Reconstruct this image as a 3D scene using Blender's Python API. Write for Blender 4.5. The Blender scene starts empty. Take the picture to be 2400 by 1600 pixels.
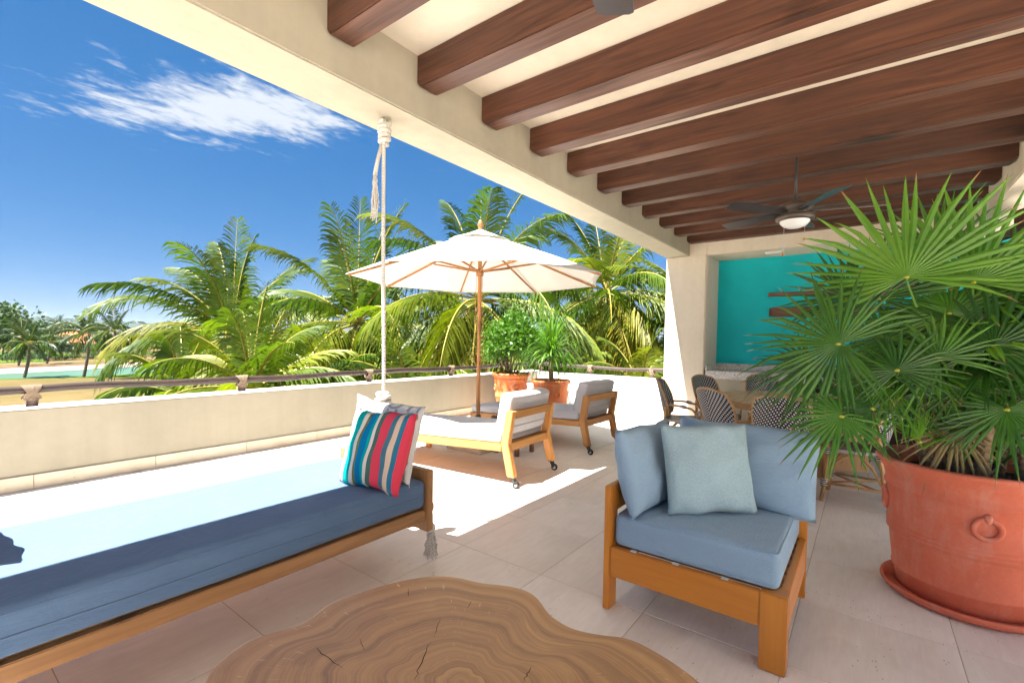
import bpy, bmesh, math, random
import numpy as np
from mathutils import Vector, Matrix
random.seed(7); rng = np.random.default_rng(7)
SC = bpy.context.scene
COL = SC.collection
R_ = math.radians

# ------------------------------------------------------------------ camera
CAM_H = 1.32
YAW, PITCH, ROLL = R_(52.94), R_(2.05), R_(-0.86)
F_PX, CX, CY = 1099.0, 1200.0, 838.0           # focal length and principal point for a 2400 px wide frame
_f0 = Vector((math.sin(YAW), math.cos(YAW), 0)); _r0 = Vector((math.cos(YAW), -math.sin(YAW), 0)); _z = Vector((0, 0, 1))
FWD = math.cos(PITCH)*_f0 - math.sin(PITCH)*_z
_dn = -(math.cos(PITCH)*_z + math.sin(PITCH)*_f0)
RGT = math.cos(ROLL)*_r0 + math.sin(ROLL)*_dn
DWN = math.cos(ROLL)*_dn - math.sin(ROLL)*_r0
cam = bpy.data.cameras.new('camera'); camo = bpy.data.objects.new('camera', cam); COL.objects.link(camo)
cam.sensor_width = 36.0; cam.lens = F_PX/2400*36; cam.shift_y = (CY-800)/2400; cam.clip_start = 0.05; cam.clip_end = 20000
_m = Matrix((RGT, -DWN, -FWD)).transposed().to_4x4(); _m.translation = (0, 0, CAM_H); camo.matrix_world = _m
SC.camera = camo
def at(px, py, depth):
    """A point at a chosen real distance along the viewing direction."""
    d = FWD + RGT*((px-CX)/F_PX) + DWN*((py-CY)/F_PX)
    return Vector((0, 0, CAM_H)) + d*depth

# ------------------------------------------------------------------ world, sun, exposure
SUN_DIR = Vector((-0.46, 0.17, 1.0)).normalized()          # towards the sun
W = bpy.data.worlds.new('World'); SC.world = W; W.use_nodes = True
nt = W.node_tree; nt.nodes.clear()
def wn(t, **k):
    n = nt.nodes.new(t)
    for a, b in k.items(): setattr(n, a, b)
    return n
wl = nt.links.new
sky = wn('ShaderNodeTexSky', sky_type='NISHITA', sun_disc=False)
sky.sun_elevation = math.asin(SUN_DIR.z); sky.sun_rotation = math.atan2(SUN_DIR.x, SUN_DIR.y)
sky.air_density = 0.62; sky.dust_density = 0.25; sky.ozone_density = 3.0; sky.altitude = 0
hs = wn('ShaderNodeHueSaturation'); hs.inputs['Saturation'].default_value = 2.0; hs.inputs['Hue'].default_value = 0.497
gm = wn('ShaderNodeGamma'); gm.inputs[1].default_value = 0.46
tint = wn('ShaderNodeMix', data_type='RGBA', blend_type='MULTIPLY'); tint.inputs[0].default_value = 1.0; wl(sky.outputs[0], tint.inputs[6]); tint.inputs[7].default_value = (0.95, 0.93, 1.08, 1)
wl(tint.outputs[2], gm.inputs[0]); wl(gm.outputs[0], hs.inputs['Color'])
tc = wn('ShaderNodeTexCoord')
# cirrus: wind-drawn streaks where the sky has them
def wmath(op, a, b=None, c=None):
    n = wn('ShaderNodeMath', operation=op)
    for i, x in enumerate((a, b, c)):
        if x is None: continue
        if isinstance(x, (int, float)): n.inputs[i].default_value = x
        else: wl(x, n.inputs[i])
    return n.outputs[0]
sep = wn('ShaderNodeSeparateXYZ'); wl(tc.outputs['Generated'], sep.inputs[0])
zc = wmath('MAXIMUM', sep.outputs[2], 0.03)
pxs = wmath('DIVIDE', sep.outputs[0], zc); pys = wmath('DIVIDE', sep.outputs[1], zc)     # the flat cloud deck overhead
cmb = wn('ShaderNodeCombineXYZ'); wl(pxs, cmb.inputs[0]); wl(pys, cmb.inputs[1])
def cloud_noise(scale, rot, stretch, detail, dist):
    mp = wn('ShaderNodeMapping'); mp.inputs['Rotation'].default_value[2] = rot; mp.inputs['Scale'].default_value = stretch
    wl(cmb.outputs[0], mp.inputs[0])
    n = wn('ShaderNodeTexNoise'); n.inputs['Scale'].default_value = scale; n.inputs['Detail'].default_value = detail
    n.inputs['Roughness'].default_value = 0.62; n.inputs['Distortion'].default_value = dist
    wl(mp.outputs[0], n.inputs['Vector']); return n.outputs[0]
nA = cloud_noise(3.6, R_(-30), (1.0, 1.55, 1), 10, 0.5)
nB = cloud_noise(13.0, R_(-30), (0.9, 1.7, 1), 7, 0.4)
nL = cloud_noise(0.9, 0.4, (1, 1, 1), 3, 0.0)
def patch(cx, cy, rx, ry, rot):
    dx = wmath('SUBTRACT', pxs, cx); dy = wmath('SUBTRACT', pys, cy)
    c, s = math.cos(rot), math.sin(rot)
    u = wmath('DIVIDE', wmath('ADD', wmath('MULTIPLY', dx, c), wmath('MULTIPLY', dy, s)), rx)
    v = wmath('DIVIDE', wmath('SUBTRACT', wmath('MULTIPLY', dy, c), wmath('MULTIPLY', dx, s)), ry)
    d = wmath('SQRT', wmath('ADD', wmath('MULTIPLY', u, u), wmath('MULTIPLY', v, v)))
    return wmath('SUBTRACT', 1.0, wmath('MINIMUM', d, 1.6))
pm = patch(0.86, 2.42, 0.92, 0.44, R_(127))
pk = patch(1.03, 2.16, 0.48, 0.38, R_(127))
dens = wmath('ADD', wmath('ADD', wmath('MULTIPLY', nA, 1.30), wmath('MULTIPLY', nB, 0.85)), wmath('ADD', wmath('MULTIPLY', pm, 0.55), wmath('MULTIPLY', wmath('MAXIMUM', pk, 0), 0.34)))
a1 = wn('ShaderNodeMapRange', interpolation_type='SMOOTHSTEP'); a1.inputs[1].default_value = 1.18; a1.inputs[2].default_value = 1.72
wl(dens, a1.inputs[0])
dens2 = wmath('ADD', wmath('ADD', wmath('MULTIPLY', nA, 0.9), wmath('MULTIPLY', nB, 0.4)), wmath('MULTIPLY', nL, 0.5))
a2 = wn('ShaderNodeMapRange', interpolation_type='SMOOTHSTEP'); a2.inputs[1].default_value = 1.02; a2.inputs[2].default_value = 1.45; a2.inputs[4].default_value = 0.35
wl(dens2, a2.inputs[0])
alpha = wmath('MINIMUM', wmath('ADD', wmath('MULTIPLY', a1.outputs[0], 0.93), a2.outputs[0]), 0.95)
mixc = wn('ShaderNodeMix', data_type='RGBA'); wl(alpha, mixc.inputs[0]); wl(hs.outputs[0], mixc.inputs[6])
mixc.inputs[7].default_value = (2.6, 2.75, 2.95, 1)
bg = wn('ShaderNodeBackground'); bg.inputs[1].default_value = 0.055
wl(mixc.outputs[2], bg.inputs[0]); wo = wn('ShaderNodeOutputWorld'); wl(bg.outputs[0], wo.inputs[0])
sun = bpy.data.lights.new('sun', 'SUN'); sun.energy = 4.2; sun.angle = R_(0.5); sun.color = (1.0, 0.965, 0.91)
suno = bpy.data.objects.new('sun', sun); COL.objects.link(suno)
suno.rotation_euler = SUN_DIR.to_track_quat('Z', 'Y').to_euler(); suno.location = (-5, 2, 12)
vs = SC.view_settings
vs.view_transform = 'Standard'; vs.look = 'None'; vs.gamma = 1.0; vs.exposure = 2.65; vs.use_curve_mapping = False
SC.cycles.max_bounces = 8; SC.cycles.diffuse_bounces = 5; SC.cycles.glossy_bounces = 3; SC.cycles.use_adaptive_sampling = True; SC.cycles.adaptive_threshold = 0.03; W.cycles.sampling_method = 'MANUAL'; W.cycles.sample_map_resolution = 512; SC.render.use_persistent_data = False; SC.cycles.transmission_bounces = 6; SC.cycles.transparent_max_bounces = 12
SC.cycles.use_denoising = True; SC.cycles.sample_clamp_indirect = 8.0

# ------------------------------------------------------------------ materials
def mat(name, rough=0.6, spec=0.4):
    m = bpy.data.materials.new(name); m.use_nodes = True
    n = m.node_tree.nodes; b = n['Principled BSDF']
    b.inputs['Roughness'].default_value = rough; b.inputs['Specular IOR Level'].default_value = spec
    return m
class N:
    """A little node-writing helper."""
    def __init__(s, m): s.m = m; s.t = m.node_tree; s.b = s.t.nodes['Principled BSDF']
    def new(s, t, **k):
        n = s.t.nodes.new(t)
        for a, b in k.items(): setattr(n, a, b)
        return n
    def lk(s, a, b): s.t.links.new(a, b)
    def val(s, sock, x):
        if isinstance(x, bpy.types.NodeSocket): s.lk(x, sock)
        else: sock.default_value = x
    def coord(s, kind='Object', scale=(1, 1, 1), rot=(0, 0, 0), loc=(0, 0, 0)):
        if kind == 'Position': o = s.new('ShaderNodeNewGeometry').outputs['Position']
        else: o = s.new('ShaderNodeTexCoord').outputs[kind]
        mp = s.new('ShaderNodeMapping'); s.lk(o, mp.inputs[0])
        mp.inputs['Scale'].default_value = scale; mp.inputs['Rotation'].default_value = rot; mp.inputs['Location'].default_value = loc
        return mp.outputs[0]
    def noise(s, vec, scale, detail=4, rough=0.55, dist=0.0):
        n = s.new('ShaderNodeTexNoise'); n.inputs['Scale'].default_value = scale; n.inputs['Detail'].default_value = detail
        n.inputs['Roughness'].default_value = rough; n.inputs['Distortion'].default_value = dist
        if vec is not None: s.lk(vec, n.inputs['Vector'])
        return n.outputs[0]
    def ramp(s, fac, stops, interp='LINEAR'):
        r = s.new('ShaderNodeValToRGB'); r.color_ramp.interpolation = interp
        e = r.color_ramp.elements
        while len(e) < len(stops): e.new(0.5)
        for i, (p, c) in enumerate(stops):
            e[i].position = p; e[i].color = (*c, 1) if len(c) == 3 else c
        s.lk(fac, r.inputs[0]); return r.outputs[0]
    def math(s, op, a, b=None, c=None, clamp=False):
        n = s.new('ShaderNodeMath', operation=op); n.use_clamp = clamp
        for i, x in enumerate((a, b, c)):
            if x is not None: s.val(n.inputs[i], x)
        return n.outputs[0]
    def mix(s, fac, a, b, mode='MIX'):
        n = s.new('ShaderNodeMix', data_type='RGBA', blend_type=mode)
        s.val(n.inputs[0], fac)
        for k, x in ((6, a), (7, b)):
            if isinstance(x, bpy.types.NodeSocket): s.lk(x, n.inputs[k])
            else: n.inputs[k].default_value = (*x, 1)
        return n.outputs[2]
    def bump(s, h, strength=0.3, dist=0.01):
        n = s.new('ShaderNodeBump'); n.inputs['Strength'].default_value = strength; n.inputs['Distance'].default_value = dist
        s.lk(h, n.inputs['Height']); s.lk(n.outputs[0], s.b.inputs['Normal']); return n
    def color(s, c): s.val(s.b.inputs['Base Color'], c if isinstance(c, bpy.types.NodeSocket) else (*c, 1))
    def rough(s, r): s.val(s.b.inputs['Roughness'], r)
    def rand(s): return s.new('ShaderNodeObjectInfo').outputs['Random']
M = {}
def plaster(name, c, d=0.11, bump=0.3):
    m = mat(name, 0.85, 0.2); n = N(m); v = n.coord('Position')
    a = n.noise(v, 0.9, 5, 0.6); b = n.noise(v, 14, 6, 0.6); c2 = n.noise(v, 160, 3, 0.6)
    sk = n.noise(n.coord('Position', (7, 7, 0.5)), 1.0, 5, 0.65)
    f = n.math('ADD', n.math('ADD', n.math('MULTIPLY', a, 0.5), n.math('MULTIPLY', b, 0.2)), n.math('MULTIPLY', sk, 0.3))
    n.color(n.ramp(f, [(0.3, tuple(x*(1-d*1.6) for x in c)), (0.55, c), (0.75, tuple(min(1, x*(1+d)) for x in c))]))
    n.bump(n.math('ADD', n.math('MULTIPLY', b, 0.5), n.math('MULTIPLY', c2, 0.5)), bump, 0.004); M[name] = m
plaster('plaster_cream', (0.41, 0.365, 0.275)); plaster('plaster_cream_dim', (0.325, 0.295, 0.225)); plaster('plaster_pale', (0.70, 0.61, 0.48)); plaster('plaster_white', (0.78, 0.75, 0.70)); plaster('plaster_grey', (0.56, 0.50, 0.42))  # parapet shares the beam's cream paint; its copy is darkened against bounce light
def teal():
    m = mat('teal_paint', 0.62, 0.3); n = N(m); v = n.coord('Position')
    a = n.noise(v, 1.6, 5, 0.6); b = n.noise(v, 60, 4, 0.6)
    n.color(n.ramp(a, [(0.3, (0.0, 0.39, 0.42)), (0.6, (0.0, 0.48, 0.51)), (0.8, (0.006, 0.54, 0.565))])); n.bump(b, 0.15, 0.003); M['teal_paint'] = m
teal()
def travertine(name, c0, c1, gloss=0.42):
    m = mat(name, gloss, 0.45); n = N(m)
    off = n.math('MULTIPLY', n.rand(), 37.0)
    p = n.new('ShaderNodeNewGeometry').outputs['Position']
    add = n.new('ShaderNodeVectorMath', operation='ADD'); n.lk(p, add.inputs[0])
    cb = n.new('ShaderNodeCombineXYZ'); n.lk(off, cb.inputs[0]); n.lk(off, cb.inputs[1]); n.lk(cb.outputs[0], add.inputs[1])
    v = add.outputs[0]
    def vm(sc, rot=0):
        mp = n.new('ShaderNodeMapping'); n.lk(v, mp.inputs[0]); mp.inputs['Scale'].default_value = sc; mp.inputs['Rotation'].default_value[2] = rot; return mp.outputs[0]
    cl = n.noise(vm((2.2, 3.4, 2.2)), 1.5, 7, 0.62, 0.6); st = n.noise(vm((3, 26, 3), 0.15), 1.6, 6, 0.65, 0.9)
    f = n.math('ADD', n.math('MULTIPLY', cl, 0.6), n.math('MULTIPLY', st, 0.4))
    f = n.math('ADD', f, n.math('MULTIPLY', n.math('SUBTRACT', n.rand(), 0.5), 0.16))
    base = n.ramp(f, [(0.28, c0), (0.5, tuple((a+b)/2 for a, b in zip(c0, c1))), (0.72, c1)])
    vor = n.new('ShaderNodeTexVoronoi'); vor.inputs['Scale'].default_value = 34; n.lk(vm((0.6, 1.7, 1), 0.35), vor.inputs['Vector'])
    gate = n.noise(vm((1.4, 1.4, 1.4)), 2.4, 3, 0.5)
    pit = n.math('MULTIPLY', n.math('LESS_THAN', vor.outputs['Distance'], n.math('MULTIPLY', gate, 0.24)), n.math('GREATER_THAN', gate, 0.60))
    n.color(n.mix(n.math('MULTIPLY', pit, 0.42), base, (0.19, 0.155, 0.13)))
    n.rough(n.ramp(cl, [(0.3, (gloss-0.1,)*3), (0.7, (gloss+0.18,)*3)]))
    n.bump(n.math('SUBTRACT', n.math('MULTIPLY', st, 0.4), pit), 0.25, 0.002); M[name] = m
travertine('travertine', (0.68, 0.615, 0.545), (0.87, 0.825, 0.765))
travertine('travertine_skirting', (0.52, 0.43, 0.31), (0.68, 0.60, 0.47), 0.6)
def simple(name, c, rough=0.6, spec=0.4, metal=0.0, vary=0.0, scale=8, bump=0.0, coat=0.0, kind='Object'):
    m = mat(name, rough, spec); n = N(m); n.b.inputs['Metallic'].default_value = metal
    if coat: n.b.inputs['Coat Weight'].default_value = coat; n.b.inputs['Coat Roughness'].default_value = 0.25
    if vary:
        a = n.noise(n.coord(kind), scale, 5, 0.6)
        n.color(n.ramp(a, [(0.3, tuple(x*(1-vary) for x in c)), (0.7, tuple(min(1, x*(1+vary)) for x in c))]))
        if bump: n.bump(a, bump, 0.004)
    else: n.color(c)
    M[name] = m; return m
simple('grout', (0.50, 0.41, 0.30), 0.95, 0.1, vary=0.2, scale=5)
simple('soil', (0.05, 0.032, 0.022), 0.95, 0.1, vary=0.5, scale=30, bump=0.8)
simple('black_rubber', (0.012, 0.012, 0.013), 0.5, 0.4); simple('steel', (0.55, 0.55, 0.56), 0.3, 0.5, metal=1.0); simple('dark_metal', (0.03, 0.027, 0.026), 0.45, 0.5, vary=0.2)
simple('dark_hole', (0.01, 0.009, 0.008), 0.9, 0.1)
def wood(name, c0, c1, axis, rough=0.45, coat=0.0, scale=1.0, knots=True, spec=0.4):
    m = mat(name, rough, spec); n = N(m)
    if coat: n.b.inputs['Coat Weight'].default_value = coat; n.b.inputs['Coat Roughness'].default_value = 0.22
    sc = [14*scale]*3; sc[axis] = 0.9*scale
    rn = n.math('MULTIPLY', n.rand(), 23.0)
    cb = n.new('ShaderNodeCombineXYZ'); [n.lk(rn, cb.inputs[i]) for i in range(3)]
    mp = n.new('ShaderNodeMapping'); n.lk(n.new('ShaderNodeTexCoord').outputs['Object'], mp.inputs[0]); n.lk(cb.outputs[0], mp.inputs['Location']); mp.inputs['Scale'].default_value = sc
    v = mp.outputs[0]
    g = n.noise(v, 1.3, 6, 0.6, 1.1)
    sc2 = [70*scale]*3; sc2[axis] = 2.2*scale
    fi = n.noise(n.coord('Object', tuple(sc2)), 1.0, 4, 0.6, 0.3)
    f = n.math('ADD', n.math('MULTIPLY', g, 0.72), n.math('MULTIPLY', fi, 0.28))
    col = n.ramp(f, [(0.30, c0), (0.52, tuple((a*0.5+b*0.5) for a, b in zip(c0, c1))), (0.70, c1)])
    if knots:
        sc3 = [5*scale]*3; sc3[axis] = 1.6*scale
        k = n.noise(n.coord('Object', tuple(sc3)), 1.0, 2, 0.5, 0.4)
        kk = n.ramp(k, [(0.62, (1, 1, 1)), (0.74, (0.45, 0.42, 0.4))])
        col = n.mix(1.0, col, kk, 'MULTIPLY')
    tone = n.ramp(n.rand(), [(0.0, (0.80, 0.80, 0.80)), (1.0, (1.15, 1.12, 1.10))]); col = n.mix(1.0, col, tone, 'MULTIPLY')
    n.color(col); n.bump(f, 0.22, 0.004)
    n.rough(n.ramp(g, [(0.3, (rough+0.1,)*3), (0.7, (max(0.1, rough-0.08),)*3)])); M[name] = m
for i, ax in enumerate('xyz'):
    wood('teak_'+ax, (0.42, 0.17, 0.04), (0.64, 0.33, 0.10), i, 0.5)
    wood('honey_'+ax, (0.50, 0.165, 0.016), (0.66, 0.255, 0.030), i, 0.35, 0.35, 0.7, False)
    wood('daybed_'+ax, (0.24, 0.115, 0.045), (0.42, 0.22, 0.09), i, 0.45, 0.15)
    wood('joist_'+ax, (0.032, 0.0115, 0.0070), (0.138, 0.052, 0.027), i, 0.48, 0.05, 1.1)
    wood('parasol_'+ax, (0.30, 0.125, 0.04), (0.46, 0.215, 0.075), i, 0.5)
    wood('walnut_'+ax, (0.10, 0.045, 0.028), (0.24, 0.12, 0.07), i, 0.6)
    wood('table_'+ax, (0.40, 0.22, 0.09), (0.58, 0.36, 0.17), i, 0.4, 0.1)
wood('rail_x', (0.022, 0.014, 0.011), (0.085, 0.052, 0.038), 0, 0.5, 0.1, 1.2); wood('rail_y', (0.022, 0.014, 0.011), (0.085, 0.052, 0.038), 1, 0.5, 0.1, 1.2)
wood('post_wood', (0.05, 0.03, 0.024), (0.13, 0.08, 0.06), 2, 0.6)
def fabric(name, c, weave=420, vary=0.10, slub=0.5, sheen=0.15, axis=0):
    m = mat(name, 0.92, 0.12); n = N(m); n.b.inputs['Sheen Weight'].default_value = sheen
    v = n.coord('Object'); a = n.noise(v, 3.0, 3, 0.5)
    sc = [240.0]*3; sc[axis] = 16.0
    s = n.noise(n.coord('Object', tuple(sc)), 1.0, 3, 0.6)
    w = n.noise(v, weave, 2, 0.6)
    f = n.math('ADD', n.math('ADD', n.math('MULTIPLY', a, 0.35), n.math('MULTIPLY', s, slub)), n.math('MULTIPLY', w, 0.65-slub*0.5))
    n.color(n.ramp(f, [(0.35, tuple(x*(1-vary*1.8) for x in c)), (0.8, tuple(min(1, x*(1+vary*1.5)) for x in c))]))
    wr = n.noise(n.coord('Object', (1, 1, 1.6)), 5.5, 3, 0.55, 1.2)
    bw = n.new('ShaderNodeBump'); bw.inputs['Strength'].default_value = 0.35; bw.inputs['Distance'].default_value = 0.02; n.lk(wr, bw.inputs['Height'])
    b2 = n.bump(n.math('ADD', s, w), 0.3, 0.002); n.lk(bw.outputs[0], b2.inputs['Normal']); M[name] = m
fabric('fabric_blue', (0.235, 0.335, 0.43)); fabric('fabric_daybed', (0.086, 0.140, 0.232), vary=0.08); fabric('fabric_aqua', (0.31, 0.42, 0.455), 300, 0.22, 0.2)
fabric('fabric_grey', (0.52, 0.50, 0.505), 400, 0.06, 0.15); fabric('fabric_sage', (0.43, 0.49, 0.45), 400, 0.06, 0.2); fabric('fabric_white', (0.78, 0.775, 0.76), 400, 0.03, 0.1)
def striped():
    m = mat('fabric_stripe', 0.92, 0.12); n = N(m)
    uv = n.new('ShaderNodeTexCoord').outputs['UV']; sp = n.new('ShaderNodeSeparateXYZ'); n.lk(uv, sp.inputs[0])
    red, rose, teal_, blue, navy, olive, cream, slate, green, tan = (0.62, 0.075, 0.095), (0.60, 0.05, 0.085), (0.0, 0.30, 0.275), (0.0, 0.16, 0.33), (0.03, 0.15, 0.24), (0.165, 0.17, 0.05), (0.60, 0.55, 0.49), (0.055, 0.15, 0.20), (0.065, 0.13, 0.105), (0.58, 0.43, 0.31)
    st = [(0, red), (0.055, blue), (0.085, cream), (0.16, teal_), (0.27, cream), (0.325, olive), (0.365, blue), (0.465, teal_), (0.515, cream), (0.56, green), (0.625, rose), (0.745, slate), (0.815, tan), (0.885, navy), (0.945, rose)]
    col = n.ramp(sp.outputs[0], st, 'CONSTANT')
    w = n.noise(n.coord('Object'), 380, 3, 0.6)
    n.color(n.mix(0.22, col, n.ramp(w, [(0.3, (0.6, 0.6, 0.6)), (0.7, (1.3, 1.3, 1.3))]), 'MULTIPLY')); n.bump(w, 0.2, 0.002); M['fabric_stripe'] = m
striped()
def chain_print():
    """Pale cloth printed with interlocking grey links: rings with a bar between them."""
    m = mat('fabric_links', 0.92, 0.12); n = N(m)
    uv = n.new('ShaderNodeTexCoord').outputs['UV']; sp = n.new('ShaderNodeSeparateXYZ'); n.lk(uv, sp.inputs[0])
    fx = n.math('MULTIPLY', sp.outputs[0], 4.0); fy = n.math('MULTIPLY', sp.outputs[1], 3.6)
    row = n.math('FLOOR', fx); fy = n.math('ADD', fy, n.math('MULTIPLY', row, 0.5))
    ux = n.math('SUBTRACT', n.math('FRACT', fx), 0.5); uy = n.math('SUBTRACT', n.math('FRACT', fy), 0.5)
    d = n.math('SQRT', n.math('ADD', n.math('MULTIPLY', ux, ux), n.math('MULTIPLY', n.math('MULTIPLY', uy, uy), 2.6)))
    ring = n.math('MULTIPLY', n.math('GREATER_THAN', d, 0.21), n.math('LESS_THAN', d, 0.40))
    ay = n.math('ABSOLUTE', uy); ax = n.math('ABSOLUTE', ux)
    side = n.math('MULTIPLY', n.math('GREATER_THAN', ay, 0.24), n.math('MULTIPLY', n.math('GREATER_THAN', ax, 0.17), n.math('LESS_THAN', ax, 0.31)))
    g = n.math('MAXIMUM', ring, side)
    w = n.noise(n.coord('Object'), 380, 3, 0.6)
    col = n.mix(g, (0.66, 0.64, 0.62), (0.315, 0.335, 0.315))
    n.color(n.mix(0.2, col, n.ramp(w, [(0.3, (0.65,)*3), (0.7, (1.25,)*3)]), 'MULTIPLY')); n.bump(w, 0.2, 0.002); M['fabric_links'] = m
chain_print()
def terracotta(name, c):
    m = mat(name, 0.72, 0.3); n = N(m); v = n.coord('Object')
    a = n.noise(v, 2.6, 6, 0.62); b = n.noise(v, 60, 5, 0.6); d = n.noise(n.coord('Object', (9, 9, 1.6)), 1.0, 5, 0.65)
    col = n.ramp(n.math('ADD', n.math('MULTIPLY', a, 0.7), n.math('MULTIPLY', b, 0.3)), [(0.3, tuple(x*0.82 for x in c)), (0.55, c), (0.75, tuple(min(1, x*1.12) for x in c))])
    chalk = n.ramp(n.math('ADD', n.math('MULTIPLY', d, 0.6), n.math('MULTIPLY', n.noise(v, 5.0, 6, 0.7, 0.8), 0.4)), [(0.50, (0, 0, 0)), (0.70, (0.42, 0.42, 0.42))])
    n.color(n.mix(chalk, col, (0.62, 0.45, 0.36))); n.bump(n.math('ADD', n.math('MULTIPLY', b, 0.6), a), 0.2, 0.004); M[name] = m
terracotta('terracotta_red', (0.64, 0.155, 0.082)); terracotta('terracotta_orange', (0.60, 0.17, 0.055))
def marble():
    m = mat('marble', 0.25, 0.5); n = N(m); v = n.coord('Position', (1, 1, 1), (0.4, 0.6, 0.2))
    a = n.noise(n.coord('Position', (2, 5, 5), (0.5, 0.7, 0.3)), 2.2, 8, 0.62, 2.6); b = n.noise(v, 30, 6, 0.6, 1.0)
    n.color(n.ramp(n.math('ADD', n.math('MULTIPLY', a, 0.8), n.math('MULTIPLY', b, 0.2)), [(0.34, (0.25, 0.23, 0.21)), (0.45, (0.52, 0.48, 0.43)), (0.6, (0.68, 0.65, 0.60))])); M['marble'] = m
marble()
def weave():
    """Black cane with white dots, ribbed into a chevron down the middle."""
    m = mat('cane_weave', 0.5, 0.4); n = N(m)
    uv = n.new('ShaderNodeTexCoord').outputs['UV']; sp = n.new('ShaderNodeSeparateXYZ'); n.lk(uv, sp.inputs[0])
    ax = n.math('ABSOLUTE', n.math('SUBTRACT', sp.outputs[0], 0.5))
    fy = n.math('MULTIPLY', n.math('ADD', sp.outputs[1], n.math('MULTIPLY', ax, 0.55)), 19.0); fx = n.math('MULTIPLY', sp.outputs[0], 19.0)
    fx = n.math('ADD', fx, n.math('MULTIPLY', n.math('FLOOR', fy), 0.5))
    ux = n.math('SUBTRACT', n.math('FRACT', fx), 0.5); uy = n.math('SUBTRACT', n.math('FRACT', fy), 0.5)
    d = n.math('SQRT', n.math('ADD', n.math('MULTIPLY', ux, ux), n.math('MULTIPLY', uy, uy)))
    dot = n.ramp(d, [(0.24, (1, 1, 1)), (0.34, (0, 0, 0))])
    n.color(n.mix(dot, (0.012, 0.013, 0.02), (0.62, 0.60, 0.58))); n.bump(n.math('SUBTRACT', 1.0, d), 0.5, 0.003); M['cane_weave'] = m
    m = mat('cane_binding', 0.5, 0.4); n = N(m)
    z = n.new('ShaderNodeSeparateXYZ'); n.lk(n.new('ShaderNodeTexCoord').outputs['Object'], z.inputs[0])
    s = n.math('FRACT', n.math('MULTIPLY', n.math('ADD', z.outputs[2], n.math('MULTIPLY', z.outputs[0], 0.15)), 62.0))
    n.color(n.mix(n.math('GREATER_THAN', s, 0.5), (0.012, 0.013, 0.02), (0.66, 0.64, 0.61))); M['cane_binding'] = m
weave()
def rattan():
    m = mat('rattan', 0.4, 0.45); n = N(m)
    a = n.noise(n.coord('Object'), 14, 5, 0.6, 0.6); b = n.noise(n.coord('Object', (120, 120, 10)), 1, 3)
    n.color(n.ramp(n.math('ADD', n.math('MULTIPLY', a, 0.7), n.math('MULTIPLY', b, 0.3)), [(0.3, (0.30, 0.145, 0.05)), (0.55, (0.50, 0.28, 0.11)), (0.75, (0.62, 0.40, 0.18))])); M['rattan'] = m
rattan()
def rope_mat(name, c, s=90):
    m = mat(name, 0.9, 0.15); n = N(m)
    w = n.new('ShaderNodeTexWave'); w.inputs['Scale'].default_value = s*0.35; w.inputs['Distortion'].default_value = 1.2; w.bands_direction = 'DIAGONAL'
    n.lk(n.coord('Object'), w.inputs['Vector']); a = n.noise(n.coord('Object'), 40, 4)
    n.color(n.mix(n.math('MULTIPLY', w.outputs[1], 0.5), tuple(x*1.1 for x in c), tuple(x*0.62 for x in c))); n.bump(n.math('ADD', w.outputs[1], a), 0.6, 0.004); M[name] = m
rope_mat('rope_white', (0.62, 0.58, 0.51)); rope_mat('rope_tan', (0.27, 0.20, 0.14), 150); rope_mat('cord_brown', (0.45, 0.25, 0.13), 150)
def canvas():
    m = mat('canvas_white', 0.9, 0.15); n = N(m); a = n.noise(n.coord('Object'), 2.5, 4); b = n.noise(n.coord('Object'), 300, 2)
    n.color(n.ramp(a, [(0.3, (0.70, 0.685, 0.635)), (0.7, (0.76, 0.75, 0.71))])); n.bump(n.math('ADD', a, n.math('MULTIPLY', b, 0.1)), 0.15, 0.02)
    tr = n.new('ShaderNodeBsdfTranslucent'); tr.inputs[0].default_value = (0.62, 0.58, 0.46, 1)
    mx = n.new('ShaderNodeMixShader'); mx.inputs[0].default_value = 0.10
    n.lk(n.b.outputs[0], mx.inputs[1]); n.lk(tr.outputs[0], mx.inputs[2]); n.lk(mx.outputs[0], n.t.nodes['Material Output'].inputs[0]); M['canvas_white'] = m
canvas()
def leaf(name, c0, c1, c2, transl=0.3, gloss=0.42, scale=2.0, tint=None, spread=0.5):
    """Two-sided leaf with light coming through; colour wanders from leaf to leaf."""
    m = mat(name, gloss, 0.45); n = N(m)
    a = n.noise(n.coord('Object'), scale, 3, 0.6); r = n.rand()
    f = n.math('ADD', n.math('MULTIPLY', a, 1-spread*0.5), n.math('MULTIPLY', n.math('SUBTRACT', r, 0.5), spread))
    col = n.ramp(f, [(0.28, c0), (0.5, c1), (0.74, c2)]); n.color(col)
    tr = n.new('ShaderNodeBsdfTranslucent'); n.lk(n.mix(1.0, col, tint or (1.3, 1.5, 0.5), 'MULTIPLY'), tr.inputs[0])
    mx = n.new('ShaderNodeMixShader'); mx.inputs[0].default_value = transl
    n.lk(n.b.outputs[0], mx.inputs[1]); n.lk(tr.outputs[0], mx.inputs[2]); n.lk(mx.outputs[0], n.t.nodes['Material Output'].inputs[0]); M[name] = m
leaf('frond_green', (0.062, 0.115, 0.010), (0.155, 0.205, 0.015), (0.27, 0.285, 0.024), 0.35, 0.5)
leaf('frond_lime', (0.095, 0.15, 0.010), (0.185, 0.225, 0.014), (0.27, 0.28, 0.020), 0.35, 0.5)
leaf('frond_yellow', (0.14, 0.165, 0.010), (0.235, 0.225, 0.014), (0.31, 0.255, 0.020), 0.35, 0.5)
leaf('frond_far', (0.030, 0.062, 0.018), (0.065, 0.105, 0.025), (0.12, 0.145, 0.035), 0.2)
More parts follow.
